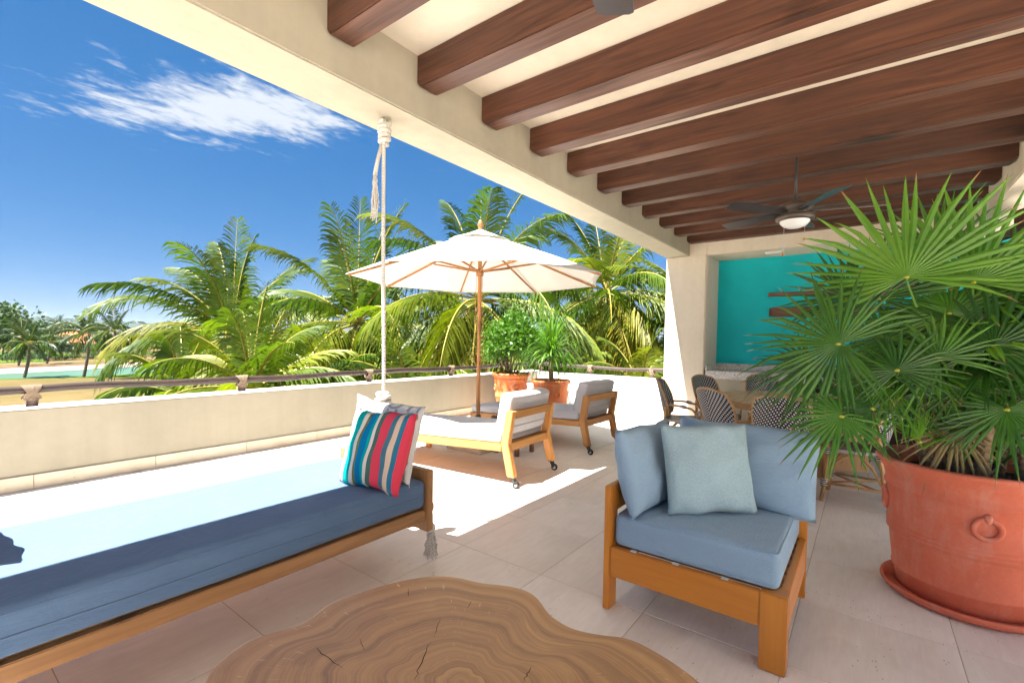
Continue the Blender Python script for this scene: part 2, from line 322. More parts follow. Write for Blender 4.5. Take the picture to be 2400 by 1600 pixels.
leaf('fan_leaf', (0.034, 0.105, 0.010), (0.082, 0.215, 0.016), (0.16, 0.31, 0.030), 0.28, 0.38, 3.0, None, 0.6)
leaf('fan_leaf_lime', (0.14, 0.32, 0.012), (0.20, 0.40, 0.015), (0.26, 0.45, 0.02), 0.4, 0.35)
leaf('shrub_leaf', (0.065, 0.16, 0.010), (0.145, 0.27, 0.016), (0.26, 0.38, 0.035), 0.3, 0.5, 5.0)
leaf('strap_leaf', (0.06, 0.16, 0.012), (0.14, 0.27, 0.02), (0.28, 0.38, 0.04), 0.3, 0.4, 5.0)
leaf('bush_dark', (0.026, 0.058, 0.018), (0.058, 0.100, 0.026), (0.11, 0.150, 0.036), 0.2, 0.6, 0.4)
leaf('bush_light', (0.045, 0.095, 0.012), (0.095, 0.15, 0.018), (0.17, 0.215, 0.03), 0.25, 0.6, 0.4)
simple('frond_rib', (0.33, 0.27, 0.05), 0.5, 0.4, vary=0.3, scale=3); simple('coconut', (0.16, 0.17, 0.03), 0.5, 0.4, vary=0.4, scale=6)
simple('palm_trunk', (0.20, 0.165, 0.13), 0.9, 0.15, vary=0.45, scale=9, bump=0.8); simple('bark', (0.22, 0.155, 0.10), 0.9, 0.15, vary=0.4, scale=30, bump=0.7)
simple('fibre', (0.27, 0.19, 0.12), 0.95, 0.1, vary=0.5, scale=60, bump=0.9)
leaf('fan_leaf_dry', (0.16, 0.11, 0.04), (0.26, 0.18, 0.07), (0.34, 0.25, 0.10), 0.2, 0.6, 3.0)
simple('leaf_tip', (0.30, 0.17, 0.07), 0.7, 0.2, vary=0.3, scale=8); simple('leaf_hub', (0.42, 0.40, 0.04), 0.5, 0.3)
# ------------------------------------------------------------------ geometry helpers
class MB:
    """Collects shapes; build() links them as one mesh object."""
    def __init__(s): s.v = []; s.f = []; s.uv = {}
    def add(s, vs, fs):
        o = len(s.v); s.v += [tuple(p) for p in vs]; s.f += [tuple(i+o for i in f) for f in fs]; return o
    def box(s, x0, x1, y0, y1, z0, z1, mtx=None):
        p = [(x, y, z) for z in (z0, z1) for y in (y0, y1) for x in (x0, x1)]
        if mtx is not None: p = [tuple(mtx @ Vector(q)) for q in p]
        s.add(p, [(0, 2, 3, 1), (4, 5, 7, 6), (0, 1, 5, 4), (2, 6, 7, 3), (0, 4, 6, 2), (1, 3, 7, 5)]); return s
    def bar(s, a, b, w, h, up=(0, 0, 1)):
        a, b = Vector(a), Vector(b); t = (b-a).normalized(); up = Vector(up)
        if abs(t.dot(up)) > 0.98: up = Vector((1, 0, 0))
        r = t.cross(up).normalized(); u = r.cross(t)
        p = [q + r*w/2*i + u*h/2*j for q in (a, b) for j in (-1, 1) for i in (-1, 1)]
        s.add(p, [(0, 1, 3, 2), (4, 6, 7, 5), (0, 4, 5, 1), (2, 3, 7, 6), (0, 2, 6, 4), (1, 5, 7, 3)]); return s
    def tube(s, path, rad, n=10, caps=True, closed=False):
        P = [Vector(p) for p in path]; k = len(P)
        R = rad if isinstance(rad, (list, tuple)) else [rad]*k
        up = Vector((0, 0, 1)); vs = []; prev = None
        for i in range(k):
            a = P[(i-1) % k] if (closed or i) else P[0]; b = P[(i+1) % k] if (closed or i < k-1) else P[-1]
            t = (b-a).normalized()
            if prev is None:
                x = t.cross(up) if abs(t.dot(up)) < 0.95 else t.cross(Vector((1, 0, 0)))
            else: x = prev - t*prev.dot(t)
            x.normalize(); prev = x; y = t.cross(x)
            vs += [P[i] + (x*math.cos(2*math.pi*j/n) + y*math.sin(2*math.pi*j/n))*R[i] for j in range(n)]
        fs = [(i*n+j, i*n+(j+1) % n, ((i+1) % k)*n+(j+1) % n, ((i+1) % k)*n+j) for i in range(k if closed else k-1) for j in range(n)]
        if caps and not closed: fs += [tuple(range(n))[::-1], tuple((k-1)*n+j for j in range(n))]
        s.add(vs, fs); return s
    def lathe(s, prof, c=(0, 0, 0), n=40, wob=None):
        vs = []
        for r, z in prof:
            for j in range(n):
                a = 2*math.pi*j/n; rr = r*(1 + (wob(a, z) if wob else 0)); vs.append((c[0]+rr*math.cos(a), c[1]+rr*math.sin(a), c[2]+z))
        k = len(prof)
        s.add(vs, [(i*n+j, i*n+(j+1) % n, (i+1)*n+(j+1) % n, (i+1)*n+j) for i in range(k-1) for j in range(n)]); return s
    def grid(s, fn, nu, nv, uv=True, flip=False):
        o = len(s.v); s.v += [tuple(fn(i/nu, j/nv)) for j in range(nv+1) for i in range(nu+1)]
        for j in range(nv):
            for i in range(nu):
                a = o + j*(nu+1)+i; q = (a, a+1, a+nu+2, a+nu+1)
                u = [(i/nu, j/nv), ((i+1)/nu, j/nv), ((i+1)/nu, (j+1)/nv), (i/nu, (j+1)/nv)]
                if flip: q = q[::-1]; u = u[::-1]
                if uv: s.uv[len(s.f)] = u
                s.f.append(q)
        return s
    def prism(s, poly, z0, z1, mtx=None):
        n = len(poly); p = [(x, y, z0) for x, y in poly] + [(x, y, z1) for x, y in poly]
        if mtx is not None: p = [tuple(mtx @ Vector(q)) for q in p]
        s.add(p, [tuple(range(n))[::-1], tuple(range(n, 2*n))] + [(i, (i+1) % n, n+(i+1) % n, n+i) for i in range(n)]); return s
    def rbox(s, cx, cy, cz, sx, sy, sz, r, n=9, puff=0.0, fn=None):
        """Cushion-like box with rolled edges."""
        h = (sx/2, sy/2, sz/2)
        tt = lambda hh: sorted(set([-hh, -hh+r*0.3, -hh+r*0.7, -hh+r] + list(np.linspace(-hh+r, hh-r, n)) + [hh-r, hh-r*0.7, hh-r*0.3, hh]))
        T = [tt(x) for x in h]
        def P(p):
            q = [max(-h[i]+r, min(h[i]-r, p[i])) for i in range(3)]; d = Vector([p[i]-q[i] for i in range(3)])
            o = Vector(q) + (d.normalized()*r if d.length > 1e-9 else d)
            if puff:
                w = max(0, 1-(p[0]/h[0])**2)*max(0, 1-(p[1]/h[1])**2); o.z += puff*w**0.5*(1 if p[2] > 0 else -0.0)*max(0, p[2]/h[2])
            o += Vector((cx, cy, cz)); return fn(o) if fn else o
        for ax in range(3):
            a, b = (ax+1) % 3, (ax+2) % 3
            for sg in (-1, 1):
                A, B = T[a], T[b]; vs = []
                for y in B:
                    for x in A:
                        p = [0, 0, 0]; p[ax] = sg*h[ax]; p[a] = x; p[b] = y; vs.append(P(p))
                na = len(A); fs = [(j*na+i, j*na+i+1, (j+1)*na+i+1, (j+1)*na+i) for j in range(len(B)-1) for i in range(na-1)]
                if sg < 0: fs = [f[::-1] for f in fs]
                s.add(vs, fs)
        return s
    def build(s, name, m, parent=None, smooth=False, bevel=0.0, seg=2, weld=False, local=False):
        me = bpy.data.meshes.new(name); me.from_pydata(s.v, [], s.f)
        if s.uv:
            L = me.uv_layers.new(name='UVMap').data
            for fi, u in s.uv.items():
                for k, li in enumerate(me.polygons[fi].loop_indices): L[li].uv = u[k]
        if bevel or weld:
            bm = bmesh.new(); bm.from_mesh(me)
            if weld: bmesh.ops.remove_doubles(bm, verts=bm.verts, dist=1e-5)
            bmesh.ops.recalc_face_normals(bm, faces=bm.faces)
            if bevel:
                ed = [e for e in bm.edges if len(e.link_faces) == 2 and e.calc_face_angle(0) > 0.5]
                bmesh.ops.bevel(bm, geom=ed, offset=bevel, segments=seg, affect='EDGES', clamp_overlap=True)
            bm.to_mesh(me); bm.free()
        if smooth: me.polygons.foreach_set('use_smooth', [True]*len(me.polygons))
        me.materials.append(M[m] if isinstance(m, str) else m)
        o = bpy.data.objects.new(name, me); COL.objects.link(o)
        if parent is not None:
            o.parent = parent
            if not local: o.matrix_parent_inverse = world_inv(parent)
        return o
def world_of(o):
    return (world_of(o.parent) @ o.matrix_parent_inverse @ o.matrix_basis) if o.parent is not None else o.matrix_basis.copy()
def world_inv(o): return world_of(o).inverted()
def tag(o, label, cat, group=None):
    o['label'] = label; o['category'] = cat
    if group: o['group'] = group
    return o
def thing(name, label, cat, loc=(0, 0, 0), rz=0.0, group=None):
    o = bpy.data.objects.new(name, None); COL.objects.link(o); o.empty_display_size = 0.1
    o.location = loc; o.rotation_euler = (0, 0, rz); return tag(o, label, cat, group)
def structure(o): o['kind'] = 'structure'; return o
def stuff(o): o['kind'] = 'stuff'; return o
def empty(name, loc=(0, 0, 0)):
    o = bpy.data.objects.new(name, None); COL.objects.link(o); o.location = loc; return o
def copy_tree(o, parent=None):
    c = o.copy(); COL.objects.link(c); c.parent = parent
    for ch in list(o.children): copy_tree(ch, c)
    return c
def sm(p, a, b): x = max(0, min(1, (p-a)/(b-a))); return x*x*(3-2*x)
def box_obj(name, m, b, parent=None, bevel=0.004): return MB().box(*b).build(name, m, parent, bevel=bevel)

# ------------------------------------------------------------------ terrace floor: grout bed and every tile
floor = structure(MB().box(-9.0, 8.34, -6.5, 5.638, -0.25, -0.0025).build('floor', 'grout'))
TX, TY, X0, Y0 = 0.613, 0.599, 2.197, 2.03
GAP = 0.0035
def tile_mesh(w, h):
    mb = MB().box(-w/2+GAP/2, w/2-GAP/2, -h/2+GAP/2, h/2-GAP/2, -0.02, 0.0)
    o = mb.build('tile', 'travertine', None, bevel=0.0015, seg=1); me = o.data; bpy.data.objects.remove(o); return me
_tm = {}
DR0, DR1 = 4.975, 5.19                                             # the drain strip's edges
def tile(xa, xb, ya, yb):
    k = (round(xb-xa, 3), round(yb-ya, 3))
    if k[0] < 0.03 or k[1] < 0.03: return
    if k not in _tm: _tm[k] = tile_mesh(xb-xa, yb-ya)
    o = bpy.data.objects.new('tile', _tm[k]); COL.objects.link(o); o.parent = floor
    o.location = ((xa+xb)/2, (ya+yb)/2, random.uniform(-0.0012, 0.0)); o.rotation_euler = (random.uniform(-0.0012, 0.0012), random.uniform(-0.0012, 0.0012), 0)
for i in range(-5, 10):
    xa, xb = X0+i*TX, min(X0+(i+1)*TX, 7.555)
    if xb <= xa: continue
    for j in range(-9, 6):
        ya, yb = Y0+j*TY, Y0+(j+1)*TY
        if ya >= DR0: continue
        if yb < -1.6 and xa < 2.5: continue
        tile(xa, xb, ya, min(yb, DR0))
    tile(xa, xb, DR1, 5.625)
structure(MB().box(-9.0, X0-5*TX-0.003, -6.5, 5.62, -0.0040, 0.0).build('paving_beyond', 'travertine'))  # unseen terrace floor, extended behind the camera for more sunlit bounce
# perforated drain stones
HS = 0.0985
def drain_mesh(n):
    mb = MB(); L = n*HS; y0, y1, yc = DR0+GAP/2, DR1-GAP/2, 5.083
    for k in range(n):
        cx = -L/2+HS*(k+0.5); a, b = -L/2+HS*k, -L/2+HS*(k+1)
        if k == 0: a += GAP/2
        if k == n-1: b -= GAP/2
        ang = [math.pi*(2*i+1)/8 for i in range(8)]
        ins = [(cx+0.0155*math.cos(t), yc+0.0155*math.sin(t)) for t in ang]
        ym, yp = yc-0.045, yc+0.045
        out = [(b, yc+0.018), (cx+0.018, yp), (cx-0.018, yp), (a, yc+0.018), (a, yc-0.018), (cx-0.018, ym), (cx+0.018, ym), (b, yc-0.018)]
        o = mb.add([(x, y, 0) for x, y in ins]+[(x, y, 0) for x, y in out]+[(x, y, -0.03) for x, y in ins]+[(b, yp, 0), (a, yp, 0), (a, ym, 0), (b, ym, 0), (b, y1, 0), (a, y1, 0), (a, y0, 0), (b, y0, 0)],
            [(i, 8+i, 8+(i+1) % 8, (i+1) % 8) for i in range(8)]+[(i, (i+1) % 8, 16+(i+1) % 8, 16+i) for i in range(8)]+[(8, 24, 9), (10, 25, 11), (12, 26, 13), (14, 27, 15), (24, 28, 29, 25), (25, 10, 9, 24), (26, 30, 31, 27), (27, 14, 13, 26)])
    return mb
me = None
for k in range(-4, 7):
    xc = 0.982 + (k+0.5)*12*HS - 12*HS
    if xc+6*HS > 7.6: break
    if me is None: o = drain_mesh(12).build('drain_stone', 'travertine', floor, local=True); me = o.data
    else: o = bpy.data.objects.new('drain_stone', me); COL.objects.link(o); o.parent = floor
    o.location = (xc, 0, -0.001)
structure(box_obj('drain_hole_shade', 'dark_hole', (-3.1, 7.5, 5.02, 5.15, -0.0022, -0.0018), None, 0))  # flat near-black sheet; the holes' shade is put into its colour

# ------------------------------------------------------------------ parapet along the terrace
PT = 0.69
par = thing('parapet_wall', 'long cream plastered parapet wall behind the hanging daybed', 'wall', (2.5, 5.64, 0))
box_obj('wall', 'plaster_cream_dim', (-9.0, 8.60, 5.64, 5.93, -0.2, PT-0.012), par, 0.008)
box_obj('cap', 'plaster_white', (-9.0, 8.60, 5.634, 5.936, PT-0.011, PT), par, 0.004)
sk_m = None
for k in range(-4, 13):
    xa = k*0.86-0.15; xb = min(xa+0.857, 7.555)
    if xb-xa < 0.05: continue
    box_obj('skirting_stone', 'travertine_skirting', (xa, xb, 5.618, 5.638, 0.001, 0.122+random.uniform(-0.002, 0.002)), par, 0.003)
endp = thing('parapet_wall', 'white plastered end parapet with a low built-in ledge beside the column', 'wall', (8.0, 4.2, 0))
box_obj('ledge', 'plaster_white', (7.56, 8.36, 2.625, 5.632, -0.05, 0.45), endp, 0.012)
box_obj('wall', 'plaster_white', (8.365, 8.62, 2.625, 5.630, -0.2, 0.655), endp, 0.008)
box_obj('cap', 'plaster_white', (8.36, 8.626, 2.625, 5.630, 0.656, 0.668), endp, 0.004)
box_obj('skirting', 'travertine_skirting', (7.542, 7.558, 2.30, 5.60, 0.001, 0.10), endp, 0.003)
def railing(name, label, posts, ends, axis, zc, zb):
    """A wavy stained log lashed with rope onto short posts."""
    a, b = Vector(ends[0]), Vector(ends[1])
    t = thing(name, label, 'railing', (a+b)/2)
    n = 60; pts = []; rad = []
    for i in range(n+1):
        f = i/n; p = a.lerp(b, f); d = (p-a).length
        p = p + Vector((0, 0, 0.010*math.sin(d*1.9+zc*9)+0.005*math.sin(d*5.1))) + (Vector((0, 1, 0)) if axis == 'x' else Vector((1, 0, 0)))*0.009*math.sin(d*1.3+1)
        pts.append(p); rad.append(0.036+0.0035*math.sin(d*2.3)+0.002*math.sin(d*7))
    MB().tube(pts, rad, 14).build('rail', 'rail_'+axis, t, smooth=True)
    for q in posts:
        q = Vector(q)
        MB().tube([(q.x, q.y, zb-0.02), (q.x+0.004, q.y, (zb+zc)/2), (q.x, q.y, zc-0.012)], [0.042, 0.038, 0.036], 12).build('post', 'post_wood', t, smooth=True)
        mb = MB()
        al = Vector((1, 0, 0)) if axis == 'x' else Vector((0, 1, 0)); ac = Vector((0, 1, 0)) if axis == 'x' else Vector((1, 0, 0))
        for k in range(7):                                        # crossed turns of rope over the log and down round the post
            for sg in (-1, 1):
                ph = (k-3)*0.012; pp = []
                for i in range(15):
                    th = 2*math.pi*i/14
                    r = 0.046+0.001*(k % 3)
                    pp.append(Vector((q.x, q.y, zc-0.010)) + al*(ph*0.8 + sg*0.034*math.cos(th)) + ac*r*math.sin(th) + Vector((0, 0, r*1.25*math.cos(th)-0.010)))
                mb.tube(pp[:-1], 0.0048, 5, closed=True)
        for k in range(4):
            mb.tube([Vector((q.x, q.y, zc-0.058-0.009*k)) + Vector((math.cos(x), math.sin(x), 0))*0.0445 for x in np.linspace(0, 2*math.pi, 13)[:-1]], 0.0045, 5, closed=True)
        mb.build('lashing', 'rope_tan', t, smooth=True)
    return t
railing('railing', 'dark log handrail lashed with rope along the long parapet', [(x, 5.80, 0) for x in (-1.0, 0.73, 2.455, 4.21, 5.91, 7.6)], ((-9.0, 5.80, 0.835), (8.56, 5.80, 0.825)), 'x', 0.832, PT)
railing('railing', 'dark log handrail lashed with rope on the end parapet, ending at the column', [(8.5, y, 0) for y in (5.62, 4.43, 3.16)], ((8.5, 5.88, 0.82), (8.5, 2.5, 0.82)), 'y', 0.82, 0.668)

# ------------------------------------------------------------------ the roofed part: column, beams, ceiling, niche
BZ = 2.69; YI, YO = 2.261, 2.624; CZ = 3.06; YR = -0.945
col = thing('column', 'square cream plastered column at the end of the long roof beam', 'column', (7.9, 2.3, 0))
box_obj('shaft', 'plaster_pale', (7.56, 8.40, 2.0, 2.620, -0.1, BZ-0.002), col, 0.012)
box_obj('shaft_head', 'plaster_pale', (7.562, 8.40, 2.0, YI-0.002, BZ-0.001, CZ-0.001), col, 0.004)
box_obj('skirting', 'travertine_skirting', (7.541, 7.559, 1.995, 2.298, 0.001, 0.10), col, 0.003)
beam = thing('roof_beam', 'long cream plastered roof beam the rope hangs from', 'beam', (2.5, 2.44, BZ))
box_obj('beam', 'plaster_cream', (-1.3, 8.40, YI, YO, BZ, 3.42), beam, 0.010)
lint = thing('roof_beam', 'beige plastered roof beam over the doorway behind the fan palm', 'beam', (2.5, -1.1, 2.72))
box_obj('beam', 'plaster_pale', (-1.3, 8.40, -1.28, YR, 2.72, CZ-0.001), lint, 0.010)
ceil = structure(MB().box(-1.3, 8.40, -1.28, YI-0.001, CZ, 3.40).build('ceiling', 'plaster_pale'))
JW = 0.143
for k in range(-4, 11):
    x = 1.376+0.6035*k
    mb = MB(); zb, y0, y1, c = 2.865, YR+0.001, YI-0.001, 0.028
    pr = [(y0, CZ-0.001), (y0, zb+c), (y0+c, zb), (y1-c, zb), (y1, zb+c), (y1, CZ-0.001)]
    mb.prism([(y, z) for y, z in pr], x, x+JW, Matrix(((0, 0, 1, 0), (1, 0, 0, 0), (0, 1, 0, 0), (0, 0, 0, 1))))
    mb.build('joist', 'joist_y', ceil, bevel=0.006)
back = thing('back_wall', 'cream back wall with a deep teal-painted niche above a marble counter', 'wall', (8.2, 0.3, 0))
NT, NX = 2.68, 8.24
box_obj('lintel', 'plaster_pale', (7.563, 8.40, -4.0, 1.998, NT, CZ-0.001), back, 0.006)
box_obj('teal_panel', 'teal_paint', (NX, NX+0.14, -4.0, 1.998, 0.9, NT-0.001), back, 0)
box_obj('niche_side', 'plaster_grey', (7.60, NX-0.001, 1.984, 1.999, 0.93, NT-0.001), back, 0)
box_obj('counter_wall', 'plaster_cream', (7.60, 7.80, 0.80, 1.998, -0.1, 0.788), back, 0.004)
box_obj('counter_wall', 'plaster_cream', (7.60, 7.80, -4.0, -0.55, -0.1, 0.788), back, 0.004)
box_obj('counter_recess', 'joist_z', (7.95, 8.0, -0.55, 0.80, 0.0, 0.79), back, 0)
box_obj('counter_top', 'marble', (7.575, NX-0.002, -4.0, 1.975, 0.79, 0.908), back, 0.004)
box_obj('splashback', 'marble', (NX-0.022, NX-0.001, -4.0, 1.975, 0.909, 1.005), back, 0.002)
box_obj('counter_upstand', 'marble', (7.585, NX-0.024, 1.960, 1.977, 0.909, 0.99), back, 0.002)
box_obj('soffit_light', 'plaster_white', (7.78, 7.92, 1.02, 1.24, NT-0.022, NT-0.001), back, 0.004)
inner = structure(MB().box(-9.0, 8.40, -6.62, -6.5, -0.1, 3.4).build('wall_bounce', 'plaster_white'))  # unseen wall of an invented open patio, added for bounce light
structure(MB().box(-0.866, 7.55, -6.49, -3.365, -0.004, 0.0).build('paving_bounce', 'travertine'))  # unseen sunlit paving, added to bounce light into the right side
structure(MB().box(-1.3, -0.95, 2.262, 2.61, -0.1, BZ-0.002).build('wall_pier', 'plaster_pale'))
door = thing('folding_door', 'reddish brown louvred folding door standing half hidden behind the fan palm', 'door', (6.3, -1.15, 0))
for k, (xa, ya, xb, yb) in enumerate(((7.40, -1.10, 6.86, -1.24), (6.86, -1.24, 6.36, -1.08), (6.36, -1.08, 5.86, -1.24))):
    A, B = Vector((xa, ya, 0)), Vector((xb, yb, 0)); u = (B-A).normalized()
    mb = MB()
    for q in (A+u*0.045, B-u*0.045): mb.bar(q+Vector((0, 0, 0.02)), q+Vector((0, 0, 2.60)), 0.085, 0.04, (-u.y, u.x, 0))
    for z in (0.10, 1.2, 2.54): mb.bar(A+u*0.09+Vector((0, 0, z)), B-u*0.09+Vector((0, 0, z)), 0.036, 0.12)
    fr = mb.build('leaf_frame', 'joist_z', door, bevel=0.004)
    for i in range(36):
        z = 0.2+i*0.0640
        if abs(z-1.2) < 0.07: continue
        nrm = Vector((-u.y, u.x, 0))
        MB().bar(A+u*0.09+Vector((0, 0, z)), B-u*0.09+Vector((0, 0, z)), 0.010, 0.062, (nrm*0.7+Vector((0, 0, 0.7))).normalized()).build('louvre', 'joist_x', fr)
def oar(name, label, y_tip, z, sg, L, parent=None):
    t = thing(name, label, 'oar', (NX-0.03, y_tip, z))
    prof = lambda f: 0.030 if f < 0.55 else 0.030+(0.075-0.030)*sm(f, 0.55, 0.68)
    mb = MB(); vs = []; n = 28
    for i in range(n+1):
        f = i/n; w = prof(f)*(1.0 if f < 0.97 else 0.86); d = 0.022 if f < 0.6 else 0.014
        y = y_tip - (L*f if sg > 0 else L*(1-f))
        vs.append([(NX-0.02-d-d*math.cos(a), y, z+w*math.sin(a)) for a in np.linspace(0, 2*math.pi, 13)[:-1]])
    for r in vs: mb.v += r
    mb.f = [(i*12+j, i*12+(j+1) % 12, (i+1)*12+(j+1) % 12, (i+1)*12+j) for i in range(n) for j in range(12)]+[tuple(range(12)), tuple(n*12+j for j in range(12))]
    mb.build('shaft_and_blade', 'walnut_y', t, smooth=True, weld=True)
    for yy in (y_tip-0.35, y_tip-L+0.4): MB().box(NX-0.03, NX-0.0015, yy-0.01, yy+0.01, z-0.012, z+0.012).build('wall_bracket', 'dark_metal', t)
oar('oar', 'weathered wooden oar on the teal wall, upper one, handle to the left', 1.24, 2.09, 1, 1.75)
oar('oar', 'weathered wooden oar on the teal wall, lower one, wide blade to the left', 1.22, 1.82, -1, 1.75)
# ------------------------------------------------------------------ cushions and pillows
def pillow_mesh(w, h, T, seed=0, n=22, dent=0.05, wrinkle=0.006):
    rs = np.random.default_rng(seed); ph = rs.uniform(0, 6.28, 8)
    mb = MB()
    def f(u, v, sg):
        a, b = 2*u-1, 2*v-1
        x = a*(1-dent*(1-b*b)*abs(a)**2); y = b*(1-dent*(1-a*a)*abs(b)**2)
        e = max(0, (1-a*a)*(1-b*b)); t = T/2*(e**0.42)
        t *= 1-0.10*math.exp(-((b-0.5)**2+a*a)*3)
        wr = wrinkle*(math.sin(7*a+3*b+ph[0])+math.sin(-5*a+8*b+ph[1])+0.6*math.sin(14*a*b+ph[2]))*e**0.5
        edge = 0.010*math.sin(9*a+ph[3])*(1-e)*abs(b)
        return (x*w/2, sg*(t+0.004*min(1.0, e*30))+wr+edge, y*h/2 + 0.006*math.sin(5*a+ph[4])*abs(b))
    mb.grid(lambda u, v: f(u, v, -1), n, n); mb.grid(lambda u, v: f(1-u, v, 1), n, n)
    return mb
def pillow(name, label, m, w, h, T, bottom, face, lean, roll=0.0, seed=0, group=None, dent=0.05, wrinkle=0.006):
    """Stands on its bottom edge; its front (-y) turns to the heading `face`, leaning back by `lean`."""
    mb = pillow_mesh(w, h, T, seed, dent=dent, wrinkle=wrinkle)
    mt = Matrix.Translation(bottom) @ Matrix.Rotation(face+math.pi/2, 4, 'Z') @ Matrix.Rotation(-lean, 4, 'X') @ Matrix.Rotation(roll, 4, 'Y') @ Matrix.Translation((0, 0, h/2))
    o = mb.build(name, m, None, smooth=True, weld=True); o.matrix_world = mt
    return tag(o, label, 'pillow', group)

# ------------------------------------------------------------------ hanging daybed
DX0, DX1, DY0, DY1 = -0.42, 1.90, 2.0, 2.875
db = thing('daybed', 'hanging wooden daybed with a long blue-grey mattress under the roof beam', 'daybed', (0.75, 2.44, 0.2))
def endboard(x, nm='end_board'):
    b = MB().box(x, x+0.047, DY0-0.004, DY1+0.004, 0.205, 0.562).build(nm, 'daybed_z', db, bevel=0.004)
    return b
endboard(DX1-0.047); endboard(DX0)
box_obj('side_rail', 'daybed_x', (DX0+0.048, DX1-0.048, DY0+0.012, DY0+0.05, 0.268, 0.335), db)
box_obj('side_rail', 'daybed_x', (DX0+0.048, DX1-0.048, DY1-0.05, DY1-0.012, 0.268, 0.335), db)
for x in np.linspace(DX0+0.25, DX1-0.25, 7): box_obj('slat', 'daybed_y', (x-0.04, x+0.04, DY0+0.052, DY1-0.052, 0.30, 0.325), db)
for x in (DX0+0.10, DX1-0.13):
    box_obj('cross_bar', 'daybed_y', (x, x+0.06, DY0+0.06, DY1-0.06, 0.235, 0.2665), db)
box_obj('base_panel', 'daybed_x', (DX0+0.049, DX1-0.049, DY0+0.053, DY1-0.053, 0.3255, 0.346), db, 0)
box_obj('peg', 'daybed_x', (DX1+0.001, DX1+0.022, DY0+0.01, DY0+0.05, 0.315, 0.355), db)
mt = MB().rbox((DX0+DX1)/2, (DY0+DY1)/2, 0.427, DX1-DX0-0.10, DY1-DY0-0.008, 0.158, 0.032, 14, 0.010, lambda o: o+Vector((0, 0, 0.0035*math.sin(o.x*5)*math.sin(o.y*7)))).build('mattress', 'fabric_daybed', db, smooth=True, weld=True)
for z in (0.418,):
    pth = [(DX0+0.09, DY0+0.0015, z)] + [(x, DY0+0.0035, z+0.0015*math.sin(x*9)) for x in np.linspace(DX0+0.12, DX1-0.12, 40)] + [(DX1-0.085, DY0+0.012, z)]
    MB().tube(pth, 0.0032, 6).build('seam', 'fabric_daybed', mt, smooth=True)
MB().tube([(DX0+0.12, DY0+0.006, 0.49)]+[(x, DY0+0.0075, 0.489) for x in np.linspace(DX0+0.2, DX1-0.2, 20)]+[(DX1-0.12, DY0+0.006, 0.49)], 0.002, 5).build('seam', 'fabric_daybed', mt, smooth=True)
def tassel(parent, p, L, r, n=46, seed=1, nm='tassel'):
    rs = np.random.default_rng(seed); mb = MB(); p = Vector(p)
    for i in range(n):
        a = rs.uniform(0, 6.28); rr = r*math.sqrt(rs.uniform(0.05, 1)); l = L*rs.uniform(0.7, 1.05); pts = []
        for k in range(6):
            f = k/5; sp = rr*(0.25+0.75*f**0.8)+0.006*math.sin(5*f*3+i); pts.append(p+Vector((math.cos(a+f*0.7)*sp, math.sin(a+f*0.7)*sp, -l*f)))
        mb.tube(pts, [0.004, 0.0045, 0.004, 0.004, 0.0035, 0.002], 4)
    return mb.build(nm, 'rope_white', parent, smooth=True)
def coil(parent, p, r0, r1, turns, h, rt, nm='knot', seed=0):
    rs = np.random.default_rng(seed); pts = []; n = int(turns*14)
    for i in range(n+1):
        f = i/n; a = f*turns*2*math.pi; r = (r0+(r1-r0)*f)*(1+0.05*math.sin(a*0.37+seed)); pts.append((p[0]+r*math.cos(a), p[1]+r*math.sin(a), p[2]+h*f+0.003*math.sin(a*1.3)))
    return MB().tube(pts, rt, 8).build(nm, 'rope_white', parent, smooth=True)
def hanging_rope(x, y, label, front_tassel=True):
    rp = thing('hanging_rope', label, 'rope', (x, y, BZ), group='ropes of the daybed')
    pts = [(x+0.004*math.sin(z*2), y+0.003*math.cos(z*3), z) for z in np.linspace(BZ, 0.86, 24)]
    MB().tube(pts, 0.0125, 10).build('rope', 'rope_white', rp, smooth=True)
    coil(rp, (x, y, BZ-0.150), 0.026, 0.030, 4.2, 0.115, 0.015, seed=1)
    coil(rp, (x+0.005, y, BZ-0.055), 0.030, 0.026, 1.6, 0.04, 0.014, seed=2)
    tl = Vector((x-0.028, y+0.012, BZ-0.16))
    MB().tube([tl+Vector((0.02, 0, 0.02)), tl+Vector((-0.012, 0, -0.10)), tl+Vector((-0.030, 0.004, -0.20))], [0.011, 0.012, 0.014], 8).build('rope_tail', 'rope_white', rp, smooth=True)
    tassel(rp, tl+Vector((-0.030, 0.004, -0.19)), 0.29, 0.024, 40, 3)
    coil(rp, (x, y, 0.80), 0.042, 0.034, 5.6, 0.175, 0.0155, seed=4); coil(rp, (x, y, 0.955), 0.022, 0.026, 1.3, 0.02, 0.016, seed=5)
    tassel(rp, (x+0.05, y-0.01, 0.93), 0.20, 0.012, 8, 5, 'loose_end')
    for sg in (-1, 1):                                              # the rope parts to the two corners, outside the end board
        yy = DY0+0.035 if sg < 0 else DY1-0.035; xo = x+0.038 if x > 0 else x-0.038
        MB().tube([(x, y+sg*0.02, 0.82), (x+(xo-x)*0.7, y+sg*0.16, 0.66), (xo, yy-sg*0.05, 0.34), (xo, yy, 0.28), (xo, yy, 0.225)], 0.0115, 8).build('bridle', 'rope_white', rp, smooth=True)
        coil(rp, (xo, yy, 0.185), 0.016, 0.016, 1.8, 0.035, 0.012, seed=6+sg)
        tassel(rp, (xo, yy, 0.19), 0.165, 0.042, 60, 8+sg)
hanging_rope(1.882, 2.445, 'thick white rope with coiled knots from the roof beam to the daybed')
hanging_rope(-0.405, 2.445, 'white rope at the near end of the daybed, outside the picture')
pillow('pillow', 'pillow with red, teal and blue stripes on the daybed', 'fabric_stripe', 0.48, 0.44, 0.15, (1.535, 2.135, 0.503), R_(184), R_(21), R_(-2), 3, wrinkle=0.003)
